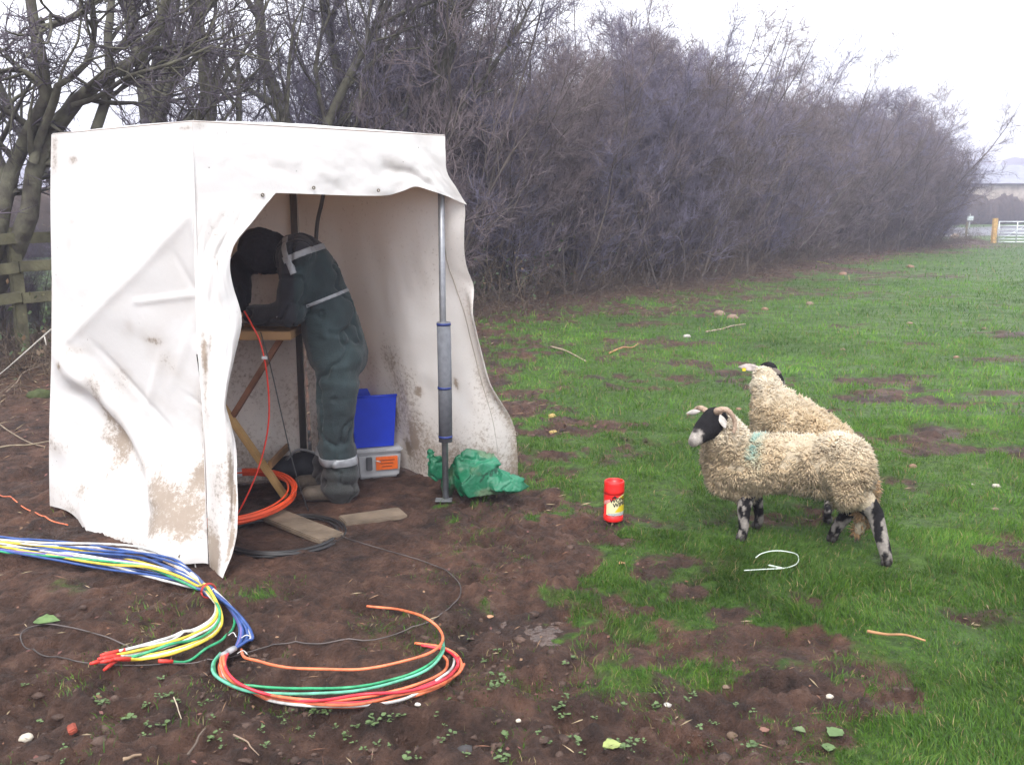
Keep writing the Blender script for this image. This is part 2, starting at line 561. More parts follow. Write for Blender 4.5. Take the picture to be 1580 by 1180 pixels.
gx = axis([(-700, -60, 60, 12), (-60, -9, 8, .5), (-9, -3.1, .3, .06), (-3.1, -2.2, .035, .02), (-2.2, 1.9, .0135, .0135), (1.9, 3.2, .02, .05), (3.2, 9, .05, .3), (9, 60, .4, 4), (60, 700, 8, 60)])
gy = axis([(-60, 1.0, 10, .6), (1.0, 2.2, .2, .03), (2.2, 4.4, .0135, .0145), (4.4, 5.8, .018, .03), (5.8, 12, .035, .14), (12, 60, .15, 1.2), (60, 130, 1.2, 5), (130, 900, 10, 80)])
XX, YY = np.meshgrid(gx, gy, indexing='ij')
ZZ = gh(XX, YY)
mudv = mud_mask(XX, YY)
hdv = hedge_d(XX, YY)
lit = sstep(3.8, 0.3, hdv + 1.2 * fbm(XX * .8, YY * .8, octv=2, seed=44)) * sstep(-4, -1.5, hdv)
gm = np_mesh('ground', np.stack([XX, YY, ZZ], -1).reshape(-1, 3), [grid_faces(len(gx), len(gy))],
             attrs={'mud': mudv.ravel(), 'litter': lit.ravel()})

def ground_material():
    m = bpy.data.materials.new('mud_and_turf')
    m.use_nodes = True
    n, l = m.node_tree.nodes, m.node_tree.links
    p = n['Principled BSDF']
    tc = n.new('ShaderNodeTexCoord')
    def noise(scale, detail=6, rough=.6):
        z = n.new('ShaderNodeTexNoise'); z.inputs['Scale'].default_value = scale; z.inputs['Detail'].default_value = detail
        z.inputs['Roughness'].default_value = rough
        l.new(tc.outputs['Object'], z.inputs['Vector']); return z
    def ramp(src, stops):
        r = n.new('ShaderNodeValToRGB')
        e = r.color_ramp.elements
        while len(e) < len(stops): e.new(0.5)
        for k, (pos, c) in enumerate(stops):
            e[k].position = pos; e[k].color = (*c, 1)
        l.new(src, r.inputs[0]); return r.outputs[0]
    def mix(fac, a, b, bt='MIX'):
        x = n.new('ShaderNodeMixRGB'); x.blend_type = bt
        if isinstance(fac, float): x.inputs[0].default_value = fac
        else: l.new(fac, x.inputs[0])
        l.new(a, x.inputs[1]); l.new(b, x.inputs[2]); return x.outputs[0]
    def attr(nm):
        a = n.new('ShaderNodeAttribute'); a.attribute_name = nm; return a.outputs['Fac']
    mud_a = ramp(noise(9, 10, .72).outputs['Fac'], [(.32, (.024, .0145, .011)), (.46, (.062, .034, .024)), (.58, (.104, .058, .041)), (.72, (.172, .108, .078))])
    mud_b = ramp(noise(1.7, 4).outputs['Fac'], [(.35, (.66, .67, .69)), (.65, (1.45, 1.30, 1.20))])
    mud_c = mix(1.0, mud_a, mud_b, 'MULTIPLY')
    litc = ramp(noise(14, 8, .7).outputs['Fac'], [(.3, (.028, .018, .013)), (.48, (.085, .048, .032)), (.6, (.15, .09, .055)), (.74, (.22, .16, .10))])
    soil = mix(attr('litter'), mud_c, litc)
    turf_a = ramp(noise(22, 8, .7).outputs['Fac'], [(.3, (.024, .045, .009)), (.45, (.048, .100, .014)), (.58, (.080, .165, .020)), (.74, (.12, .21, .034))])
    turf_b = ramp(noise(.55, 5).outputs['Fac'], [(.3, (.75, .82, .8)), (.7, (1.25, 1.12, .9))])
    turf = mix(1.0, turf_a, turf_b, 'MULTIPLY')
    # frayed border between the two
    nz = noise(38, 5, .7)
    ad = n.new('ShaderNodeMath'); ad.operation = 'MULTIPLY_ADD'; ad.inputs[1].default_value = .5; l.new(nz.outputs['Fac'], ad.inputs[0]); l.new(attr('mud'), ad.inputs[2])
    mr = n.new('ShaderNodeMapRange'); mr.interpolation_type = 'SMOOTHSTEP'
    mr.inputs['From Min'].default_value = .34; mr.inputs['From Max'].default_value = .80
    l.new(ad.outputs[0], mr.inputs['Value'])
    fin = mix(mr.outputs[0], turf, soil)
    l.new(fin, p.inputs['Base Color'])
    wet = noise(2.6, 5)
    rr = n.new('ShaderNodeMapRange'); rr.inputs['From Min'].default_value = .35; rr.inputs['From Max'].default_value = .65
    rr.inputs['To Min'].default_value = .42; rr.inputs['To Max'].default_value = .85
    l.new(wet.outputs['Fac'], rr.inputs['Value']); l.new(rr.outputs[0], p.inputs['Roughness'])
    p.inputs['Specular IOR Level'].default_value = .3
    b1 = n.new('ShaderNodeBump'); b1.inputs['Strength'].default_value = 1.0; b1.inputs['Distance'].default_value = .045
    l.new(noise(55, 8, .65).outputs['Fac'], b1.inputs['Height'])
    l.new(b1.outputs[0], p.inputs['Normal'])
    return m

ground = link_mesh('ground', gm, ground_material())
tag(ground, 'muddy pasture ground, brown mud turning to green turf', 'ground', kind='structure')

def gh(x, y, detail=True):
    """height of the finished ground mesh (bilinear)"""
    x = np.asarray(x, float); y = np.asarray(y, float)
    i = np.clip(np.searchsorted(gx, x) - 1, 0, len(gx) - 2); j = np.clip(np.searchsorted(gy, y) - 1, 0, len(gy) - 2)
    u = np.clip((x - gx[i]) / (gx[i + 1] - gx[i]), 0, 1); v = np.clip((y - gy[j]) / (gy[j + 1] - gy[j]), 0, 1)
    return (ZZ[i, j] * (1 - u) + ZZ[i + 1, j] * u) * (1 - v) + (ZZ[i, j + 1] * (1 - u) + ZZ[i + 1, j + 1] * u) * v

def GP(px, py, dz=0.0):
    p = G(px, py)
    for _ in range(5):
        p = G(px, py, .5 * (p[2] + float(gh(p[0], p[1])) + dz))
    p[2] = float(gh(p[0], p[1])) + dz
    return p

# puddle: a skin of brown water in the dip
pc = G(838, 975)
a = np.linspace(0, 2 * math.pi, 40, endpoint=False)
rr_ = 1 + .22 * np.sin(3 * a + .6) + .14 * np.sin(5 * a + 2)
pv = np.stack([pc[0] + .15 * rr_ * np.cos(a), pc[1] + .13 * rr_ * np.sin(a), np.full(40, -.013)], -1)
pv = np.vstack([pv, [pc[0], pc[1], -.013]])
pm = np_mesh('puddle', pv, [np.array([[i, (i + 1) % 40, 40] for i in range(40)])])
tag(link_mesh('puddle', pm, mat('puddle_water', (.085, .056, .044), rough=.22, var=.3, scale=14, bump=.5, bscale=30, spec=.4, rvar=.15)),
    'small shallow puddle in the mud beside the grass tuft', 'puddle', kind='structure')

# road beyond the hedge
def ribbon(name, q0, q1, lift, m, s0=-120, s1=260, n=120, skirt=.3):
    T = np.array([RN[1], -RN[0]])
    s = np.linspace(s0, s1, n)
    V = []
    for qq in (q0, q0, (q0 + q1) / 2, q1, q1):
        P = RN[None] * (31.6 + qq) + T[None] * s[:, None]
        z = gh(P[:, 0], P[:, 1], False) + lift
        V.append(np.column_stack([P, z]))
    V[0][:, 2] -= skirt; V[4][:, 2] -= skirt
    return link_mesh(name, np_mesh(name, np.stack(V, 1).reshape(-1, 3), [grid_faces(n, 5)]), m)
road = ribbon('road', -2.9, 2.9, .05, mat('asphalt', (.13, .135, .15), rough=.55, var=.18, scale=.6, bump=.2, bscale=40))
tag(road, 'grey tarmac lane beyond the hedge', 'road', kind='structure')
tag(ribbon('road_edge_line', -2.65, -2.55, .056, mat('road_paint', (.7, .7, .68), rough=.6, var=.2, scale=2), skirt=.001), 'white edge line on the lane', 'line', kind='structure')

# ================================================================== FAR SETTING
rng = np.random.default_rng(7)

def lumps_mesh(name, C, R, seed=1, sub=2, rough=.25):
    V, F = [], []
    bm = bmesh.new(); bmesh.ops.create_icosphere(bm, subdivisions=sub, radius=1.0)
    bv = np.array([v.co for v in bm.verts]); bf = np.array([[v.index for v in f.verts] for f in bm.faces]); bm.free()
    for k, (c, r) in enumerate(zip(C, R)):
        d = 1 + rough * fbm(bv[:, 0] * 2.2 + k * 7.1, bv[:, 1] * 2.2, bv[:, 2] * 2.2, octv=3, seed=seed)
        V.append(bv * d[:, None] * np.asarray(r) + np.asarray(c)); F.append(bf + k * len(bv))
    return np_mesh(name, np.concatenate(V), [np.concatenate(F)])

# low wooded ridge on the skyline
hx = np.linspace(-700, 800, 80); hy = np.array([330, 380, 430, 500, 620])
HX, HY = np.meshgrid(hx, hy, indexing='ij')
HZ = np.array([-3, 5, 11, 12, -5])[None, :] * (1 + .18 * fbm(HX * .006, HY * .006, octv=3, seed=2))
tag(link_mesh('hill', np_mesh('hill', np.stack([HX, HY, HZ], -1).reshape(-1, 3), [grid_faces(80, 5)]), mat('hill_pasture', (.06, .10, .04), var=.3, scale=.02)),
    'low distant hill on the skyline', 'hill', kind='structure')
C, R = [], []
for k in range(420):
    x = -650 + 1400 * k / 420 + rng.uniform(-3, 3); y = rng.uniform(415, 450)
    z0 = 11 * (1 + .18 * float(fbm(x * .006, y * .006, octv=3, seed=2)))
    r = rng.uniform(4.5, 7)
    C.append((x, y, z0 + r * .9)); R.append((r * 1.1, r, r * rng.uniform(1.0, 1.35)))
tag(link_mesh('far_wood', lumps_mesh('far_wood', C, R, sub=2), mat('far_wood_twigs', (.085, .075, .09), rough=.9, var=.35, scale=.25)),
    'dark bare wood along the far ridge', 'wood', kind='stuff')

# barn across the road
def barn():
    x0, x1, y0, yr, y1 = 50.0, 100.0, 111.0, 115.0, 119.0
    g0, ze, zr = 0.9, 5.25, 7.45
    b = empty('stone_barn', (75, 115, g0))
    tag(b, 'long stone barn with grey slate roof across the lane', 'barn')
    th = .5
    st = mat('barn_stone', (.36, .29, .235), rough=.9, var=.35, scale=1.6, bump=.4, bscale=3, col2=(.5, .43, .36))
    for nm, c, s in [('wall', ((x0 + x1) / 2, y0 + th / 2, (g0 + ze) / 2), (x1 - x0, th, ze - g0)), ('wall', ((x0 + x1) / 2, y1 - th / 2, (g0 + ze) / 2), (x1 - x0, th, ze - g0))]:
        box(nm, c, s, st, b, bevel=0)
    for xx in (x0, x1 - th):
        V = []
        for dx in (0.003, th - .003):
            V += [(xx + dx, y0 + .5, g0), (xx + dx, y1 - .5, g0), (xx + dx, y1 - .5, ze), (xx + dx, yr, zr - .15), (xx + dx, y0 + .5, ze)]
        me = bpy.data.meshes.new('gable')
        me.from_pydata([Vector(v) for v in V], [], [(0, 1, 2, 3, 4), (9, 8, 7, 6, 5), (0, 5, 6, 1), (1, 6, 7, 2), (2, 7, 8, 3), (3, 8, 9, 4), (4, 9, 5, 0)])
        link_mesh('gable', me, st, b, smooth=False)
    sl = mat('slate_roof', (.27, .28, .34), rough=.6, var=.14, scale=1.2, bump=.2, bscale=4)
    for s in (-1, 1):
        ye = yr + s * (yr - y0 + .35)
        d = np.array([0, ye - yr, (ze - .12) - zr]); L = np.linalg.norm(d); d /= L
        nn = np.cross([1.0, 0, 0], d) * (1 if s < 0 else -1)
        nn = nn if nn[2] > 0 else -nn
        box('roof', np.array([(x0 + x1) / 2, (yr + ye) / 2, (zr + ze - .12) / 2]) + nn * .06, (x1 - x0 + .6, L, .1), sl, b, ax=[[1, 0, 0], d, nn], bevel=0)
    tube('gutter', [(x0, y0 - .4, ze - .12), (x1, y0 - .4, ze - .12)], .09, mat('gutter_dark', (.05, .05, .055)), b)
    dk = mat('barn_opening', (.02, .02, .022), rough=.8)
    for xx in (58.0, 71.0, 84.0):
        box('slit_window', (xx, y0 - .02, 3.6), (.35, .1, .9), dk, b, bevel=0)
    box('door', (65.0, y0 - .03, g0 + 1.3), (2.6, .12, 2.6), mat('barn_door', (.09, .05, .03), rough=.8), b, bevel=0)
barn()

# clipped hedge on the far verge of the lane: a lumpy core with a fur of twigs
def verge_hedge():
    T = np.array([RN[1], -RN[0]])
    h = empty('verge_hedge', (30, 80, .5))
    tag(h, 'clipped brown hedge along the far side of the lane', 'hedge')
    C, R = [], []
    for s in np.arange(-45, 150, 1.0):
        P = RN * (31.6 + 6.2) + T * s
        z = float(gh(P[0], P[1], False))
        hh = 2.6 + .25 * math.sin(s * .7) + rng.uniform(-.15, .15)
        C.append((P[0], P[1], z + hh * .42)); R.append((.95, .8, hh * .55))
    m = lumps_mesh('hedge_core', C, R, seed=9, sub=2, rough=.3)
    link_mesh('hedge_core', m, mat('hedge_core', (.052, .036, .028), rough=.95, var=.4, scale=1.5), h)
    P, N = sample_surface(m, 26000, rng)
    d = N + rng.normal(0, .55, P.shape) + np.array([0, 0, .35])
    d /= np.linalg.norm(d, axis=1, keepdims=True)
    L = rng.uniform(.25, .7, len(P))
    v, q, t = tubes_np(np.stack([P - d * .1, P + d * L[:, None]], 1), np.full((len(P), 2), .014), 3, tip=True)
    shade = np.array([(.12, .075, .052), (.09, .06, .05), (.16, .11, .07), (.055, .06, .03)])[rng.integers(0, 4, len(P))]
    link_mesh('twigs', np_mesh('twigs', v, [t], cols=np.repeat(shade, 4, axis=0)), mat('verge_twigs', attr='Col', rough=.9, var=.2, scale=2), h, smooth=False)
verge_hedge()

# field gate and posts on the far side of the pasture
def gate():
    Y = 51.0
    x0 = W(1540, 360, Y)[0]; x1 = x0 + 3.6
    z0 = float(gh(x0, Y, False))
    g = empty('field_gate', ((x0 + x1) / 2, Y, z0))
    tag(g, 'galvanised seven-bar field gate in the far corner', 'gate')
    gm_ = mat('galvanised_steel', (.62, .66, .68), rough=.4, var=.12, metal=.35)
    for k, z in enumerate((.08, .24, .40, .57, .75, .95, 1.17)):
        tube('bar', [(x0, Y, z0 + z), (x1, Y, z0 + z)], .032 if k in (0, 6) else .025, gm_, g)
    for x in (x0, x0 + 1.0, x0 + 1.8, x0 + 2.6, x1):
        tube('upright', [(x, Y - .03, z0 + .07), (x, Y - .03, z0 + 1.19)], .03, gm_, g)
    tube('brace', [(x0, Y + .04, z0 + .1), (x0 + 1.8, Y + .04, z0 + 1.15)], .022, gm_, g)
    for px, w, h, lab, c in [(1533, .22, 1.36, 'new yellow timber gate post beside the metal gate', (.52, .33, .12)),
                             (1490, .10, 1.15, 'thin weathered stake between the hedge end and the gate', (.17, .15, .09))]:
        x = W(px, 370, Y)[0]
        o = box('gate_post' if w > .2 else 'fence_stake', (x, Y, z0 + h / 2 - .1), (w, w, h + .2), mat('timber_%d' % px, c, rough=.8, var=.25, scale=8), None, bevel=.015)
        tag(o, lab, 'post')
gate()
def sign():
    p = W(1497, 338, 66.0); z0 = float(gh(p[0], p[1], False))
    s = empty('road_sign', (p[0], p[1], z0))
    tag(s, 'small pale sign on a post by the lane, past the hedge end', 'sign')
    tube('post', [(p[0], p[1] + .05, z0), (p[0], p[1] + .05, p[2] + .35)], .035, mat('sign_post', (.35, .36, .36), metal=.3, rough=.5), s)
    box('panel', (p[0], p[1], p[2] + .05), (.45, .03, .32), mat('sign_panel', (.50, .55, .55), rough=.5, var=.1), s, bevel=.01)
sign()

# ================================================================== TREES, HEDGEROW, FENCE
UP = np.array([0, 0, 1.0])

def unit(v):
    return v / np.maximum(np.linalg.norm(v, axis=-1, keepdims=True), 1e-9)

def grow(pp, pr, n, length, ang, k, r0f, rtip, rng, t0=.2, t1=1.0, wander=.25, up=.15, lvar=.5, rmax=None, shorten=.55, sweep=None):
    N, K, _ = pp.shape
    idx = np.repeat(np.arange(N), n)
    M = len(idx)
    t = rng.uniform(t0, t1, M)
    f = t * (K - 1); i0 = np.minimum(f.astype(int), K - 2); fr = (f - i0)[:, None]
    P0 = pp[idx, i0] * (1 - fr) + pp[idx, i0 + 1] * fr
    R0 = pr[idx, i0] * (1 - fr[:, 0]) + pr[idx, i0 + 1] * fr[:, 0]
    D = unit(pp[idx, i0 + 1] - pp[idx, i0])
    perp = rng.normal(size=(M, 3)); perp -= D * (perp * D).sum(1, keepdims=True); perp = unit(perp)
    a = np.radians(rng.uniform(ang[0], ang[1], M))[:, None]
    d = unit(D * np.cos(a) + perp * np.sin(a) + UP * up)
    L = length * (1 - shorten * t) * rng.uniform(1 - lvar, 1 + lvar * .6, M)
    step = (L / (k - 1))[:, None]
    pts = [P0]
    for _ in range(k - 1):
        pts.append(pts[-1] + d * step)
        d = unit(d + rng.normal(0, wander, (M, 3)) + UP * up * .5 + (0 if sweep is None else np.asarray(sweep)))
    pts = np.stack(pts, 1)
    r = np.minimum(R0 * r0f, rmax if rmax else 9)
    rad = np.maximum(r[:, None] + (rtip - r)[:, None] * np.linspace(0, 1, k)[None], rtip * .9)
    return pts, rad

def resample(poly, k):
    P = catmull(poly, 10)
    s = np.concatenate([[0], np.cumsum(np.linalg.norm(np.diff(P, axis=0), axis=1))])
    u = np.linspace(0, s[-1], k)
    return np.stack([np.interp(u, s, P[:, i]) for i in range(3)], 1)

def merged(name, levels, m, parent, smooth=True):
    V, Q, T, b = [], [], [], 0
    for pts, rad, sides, tip in levels:
        v, q, t = tubes_np(pts, rad, sides, tip, b)
        V.append(v); Q.append(q); T.append(t); b += len(v)
    me = np_mesh(name, np.concatenate(V), [np.concatenate(Q), np.concatenate(T)])
    o = link_mesh(name, me, m, parent, smooth=smooth)
    if name in ('branches', 'twigs', 'limbs', 'crown', 'stems'): o['kind'] = 'stuff'
    return o

BARK = mat('bark_grey_green', (.075, .062, .05), rough=.9, var=.4, scale=7, bump=.6, bscale=30, col2=(.13, .125, .085))
STEM = mat('stem_bark', (.075, .062, .062), rough=.9, var=.4, scale=3, col2=(.17, .14, .12))
TWIG = mat('twig_purple_brown', (.115, .098, .140), rough=.85, var=.35, scale=1.3, col2=(.205, .178, .24))  # purplish twigs, the violet lens veil also put into their colour
TWIGD = mat('twig_dark', (.070, .058, .072), rough=.85, var=.35, scale=1.3, col2=(.135, .11, .135))
TWIG2 = mat('twig_russet', (.145, .112, .125), rough=.85, var=.3, scale=1.0, col2=(.23, .18, .185))

TWIGSET = [TWIG, TWIG2, TWIG, mat('twig_blue_grey', (.12, .108, .165), rough=.85, var=.35, scale=1.6, col2=(.22, .20, .285)), mat('twig_umber', (.085, .066, .066), rough=.85, var=.4, scale=1.1, col2=(.17, .128, .11)), TWIG2]

def copy_tree(root, loc, rz=0.0, s=1.0, label=None, group=None):
    r = root.copy(); COL.objects.link(r)
    r.location = loc; r.rotation_euler = (0, 0, rz); r.scale = (s, s, s) if np.isscalar(s) else s
    if label: r['label'] = label
    if group: r['group'] = group
    for ch in [c for c in bpy.data.objects if c.parent == root]:
        c = ch.copy(); COL.objects.link(c); c.parent = r
        if ch.name.split('.')[0] == 'twigs':
            c.material_slots[0].link = 'OBJECT'
            c.material_slots[0].material = TWIGSET[(int(abs(loc[0]) * 7.3) + int(loc[1] * 3.1)) % len(TWIGSET)]
        for g in [e for e in bpy.data.objects if e.parent == ch]:
            e = g.copy(); COL.objects.link(e); e.parent = c
    return r

# ---- hedgerow bushes: four models, each many stems with branches and a mass of twigs
def bush_model(seed, n_stem=13, H=5.2, spread=.55, nb=15, n2=9, n3=9, sweep=None, twig=TWIG, low=.05):
    rg = np.random.default_rng(seed)
    root = empty('hedgerow_bush')
    base = np.column_stack([rg.normal(0, .35, n_stem), rg.normal(0, .45, n_stem), np.full(n_stem, -.15)])
    d = unit(np.column_stack([rg.normal(0, spread * .45, n_stem), rg.normal(0, spread * .45, n_stem), np.ones(n_stem)]))
    L = H * rg.uniform(.65, 1.02, n_stem)
    k = 8
    pts = [base]
    for i in range(k - 1):
        pts.append(pts[-1] + d * (L / (k - 1))[:, None])
        d = unit(d + rg.normal(0, .10, d.shape) + UP * .06 + (0 if sweep is None else np.asarray(sweep) * .5))
    s0 = np.stack(pts, 1)
    r0 = rg.uniform(.018, .04, n_stem)[:, None] * np.linspace(1, .18, k)[None]
    b1, rb1 = grow(s0, r0, nb, 1.7, (25, 70), 5, .55, .004, rg, t0=low, t1=.98, wander=.2, up=.28, shorten=.55, sweep=sweep)
    b2, rb2 = grow(b1, rb1, n2, .62, (25, 75), 3, .7, .0032, rg, t0=.1, t1=1, wander=.25, up=.16, shorten=.4, rmax=.008, sweep=sweep)
    b3, rb3 = grow(b2, rb2, n3, .26, (20, 70), 2, .9, .0028, rg, t0=.1, t1=1, up=.12, shorten=.35, rmax=.0045)
    merged('stems', [(s0, r0, 5, False)], STEM, root)
    merged('branches', [(b1, np.maximum(rb1, .004), 3, True)], STEM, root)
    merged('twigs', [(b2, np.maximum(rb2, .0036), 3, True), (b3, np.maximum(rb3, .0034), 3, True)], twig, root, smooth=False)
    return root

HG = 'bare thorn bushes of the hedgerow'
LAB_H = 'bare purple-brown thorn bush in the tall hedgerow behind the tent and sheep'
def hedge_at(s):
    seg = np.linalg.norm(np.diff(HEDGE, axis=0), axis=1); cum = np.concatenate([[0], np.cumsum(seg)])
    i = int(np.clip(np.searchsorted(cum, s) - 1, 0, len(seg) - 1))
    t = (s - cum[i]) / seg[i]
    p = HEDGE[i] * (1 - t) + HEDGE[i + 1] * t
    d = (HEDGE[i + 1] - HEDGE[i]) / seg[i]
    return p, d, cum
_, _, HC = hedge_at(0)

models = [bush_model(101), bush_model(102, n_stem=15, H=5.0, spread=.7, twig=TWIG2), bush_model(103, n_stem=12, H=5.6, spread=.45), bush_model(104, n_stem=14, H=4.6, spread=.75, sweep=(.10, .02, -.02), twig=TWIG2)]
for m_ in models:
    tag(m_, LAB_H, 'bush', HG)
rg = np.random.default_rng(55)
used = [False] * 4
def put_bush(k, x, y, rz, s, label=LAB_H, group=HG):
    z = float(gh(x, y, False)) - .05
    if not used[k]:
        o = models[k]; used[k] = True
        o.location = (x, y, z); o.rotation_euler = (0, 0, rz); o.scale = (s, s, s) if np.isscalar(s) else s
        o['label'] = label; o['group'] = group
        return o
    return copy_tree(models[k], (x, y, z), rz, s, label, group)

s = HC[2] - 1.6
row = 0
while s < HC[-1] - 6.0:
    p, d, _ = hedge_at(s)
    nrm = np.array([-d[1], d[0]])
    far = (s - HC[2]) / (HC[-1] - HC[2])
    hs = 1.02 + .12 * math.sin(s * .55) + rg.uniform(-.07, .09) + .24 * sstep(.35, .7, far) - .20 * sstep(.85, 1.0, far)
    for j, off in enumerate((.15, 1.35)):
        if j == 1 and far > .8: continue
        k = int(rg.choice([0, 1, 2, 3], p=[.35, .2, .3, .15] if far < .6 else [.2, .35, .1, .35]))
        q = p + nrm * (off + rg.uniform(-.25, .25)) + d * rg.uniform(-.35, .35)
        cpx = 790 + 1425 * q[0] / q[1]
        where = 'directly right of the tent' if cpx < 880 else 'above the red tub' if cpx < 1060 else 'above the two sheep' if cpx < 1240 else 'towards its far end'
        put_bush(k, q[0], q[1], rg.uniform(0, 6.28) if k != 3 else rg.uniform(-.5, .5), hs * (1.0 if j == 0 else 1.08), ('bare thorn bush in the %s row of the hedgerow %s' % (('front', 'back')[j], where)))
    s += (1.25 if far < .3 else 1.7) + rg.uniform(-.15, .2)
# the rounded russet end of the hedge, its shoots blown to the right
for i, (px, Y, sc_) in enumerate([(1372, 43.5, 1.18), (1400, 45.5, 1.12), (1424, 47.0, 1.0)]):
    q = W(px, 380, Y)
    put_bush(3, q[0], q[1], .1 * i - .15, (sc_ * 1.15, sc_, sc_), ['russet bush with wind-swept shoots left of the hedge end', 'russet bush next to last at the hedge end', 'last russet bush at the hedge end, nearest the barn'][i], HG)

# ---- taller bare trees behind the tent
TG = 'bare trees behind the tent'
def tree_model(seed, H=7.5, r=.12, nl=9):
    rg = np.random.default_rng(seed)
    root = empty('bare_tree')
    k = 9
    pts = [np.array([[0, 0, -.2]])]
    d = unit(np.array([[rg.normal(0, .12), rg.normal(0, .12), 1]]))
    for i in range(k - 1):
        pts.append(pts[-1] + d * (H / (k - 1))); d = unit(d + rg.normal(0, .12, (1, 3)) + UP * .05)
    tr = np.stack(pts, 1); rt = r * np.linspace(1, .2, k)[None]
    l1, r1 = grow(tr, rt, nl, 3.6, (25, 60), 7, .65, .009, rg, t0=.2, t1=.95, wander=.2, up=.22)
    l2, r2 = grow(l1, r1, 9, 1.6, (25, 70), 5, .6, .0045, rg, t0=.15, t1=1, wander=.24, up=.14, shorten=.5)
    l3, r3 = grow(np.concatenate([l2]), r2, 6, .7, (25, 75), 3, .7, .0035, rg, t0=.1, t1=1, wander=.25, up=.1, rmax=.009)
    l4, r4 = grow(l3, r3, 7, .28, (20, 70), 2, .9, .003, rg, t0=.1, t1=1, up=.08, rmax=.005)
    merged('trunk', [(tr, rt, 9, False)], BARK, root)
    merged('limbs', [(l1, r1, 5, True), (l2, np.maximum(r2, .005), 4, True)], BARK, root)
    merged('crown', [(l3, np.maximum(r3, .004), 3, True), (l4, np.maximum(r4, .0036), 3, True)], TWIGD, root, smooth=False)
    return root
trees = [tree_model(201), tree_model(202, H=7.0, r=.10, nl=10), tree_model(203, H=8.0, r=.14, nl=8)]
spots = [  # pixel column above the tent, distance, model, size, label
    (196, 11.6, 1, .95, 'slim bare tree above the left part of the tent roof'),
    (296, 11.4, 2, .98, 'bare tree with thick straight trunk above the front corner of the tent'),
    (262, 13.2, 0, 1.05, 'bare tree leaning behind the thick trunk over the tent'),
    (372, 12.6, 0, .98, 'bare many-branched tree above the middle of the tent roof'),
    (440, 13.6, 1, 1.05, 'bare tree rising over the centre right of the tent roof'),
    (505, 13.8, 2, .98, 'bare tree above the tent doorway'),
    (575, 14.8, 0, 1.0, 'bare tree above the right half of the doorway'),
    (640, 15.2, 1, 1.05, 'bare tree above the right corner of the tent roof'),
    (715, 16.6, 2, .95, 'bare tall tree just right of the tent, over the hedge'),
    (845, 19.5, 1, 1.0, 'bare tall tree standing out of the hedge right of the tent'),
    (135, 15.5, 1, .85, 'small bare tree far behind the gnarled tree at the left')]
tu = [False] * 3
for i, (px, Y, k, sc_, lab) in enumerate(spots):
    p = W(px, 400, Y); z = float(gh(p[0], p[1], False))
    if not tu[k]:
        o = trees[k]; tu[k] = True; o.location = (p[0], p[1], z); o.rotation_euler = (0, 0, i * 1.7); o.scale = (sc_,) * 3
        tag(o, lab, 'tree', TG)
    else:
        copy_tree(trees[k], (p[0], p[1], z), i * 1.7, sc_, lab, TG)
# under-row of bushes behind the tent so that the sky shows only in chinks
for i, (px, Y, k, sc_) in enumerate([(300, 13.4, 0, .62), (400, 14.3, 2, .7), (480, 14.9, 0, .8), (560, 15.6, 2, .86), (630, 16.0, 0, .95), (690, 16.2, 2, 1.0)]):
    p = W(px, 400, Y)
    put_bush(k, p[0], p[1], i * 2.1, sc_, 'bare thorn bush behind the tent roof, above the %s' % ('front corner', 'curtain', 'worker', 'middle of the doorway', 'right half of the doorway', 'right roof corner', 'top of the curtain edge')[i], 'thorn bushes behind the tent')

for i, (px, Y, sc_) in enumerate([(70, 10.9, .24), (-10, 10.2, .30), (-40, 10.0, .4)]):
    p = W(px, 450, Y)
    put_bush(1, p[0], p[1], i * 2.3, sc_, ['low twiggy bush by the fence beside the tent edge', 'low twiggy bush under the gnarled tree', 'low bush at the left picture edge by the fence'][i], 'low bushes at the fence')

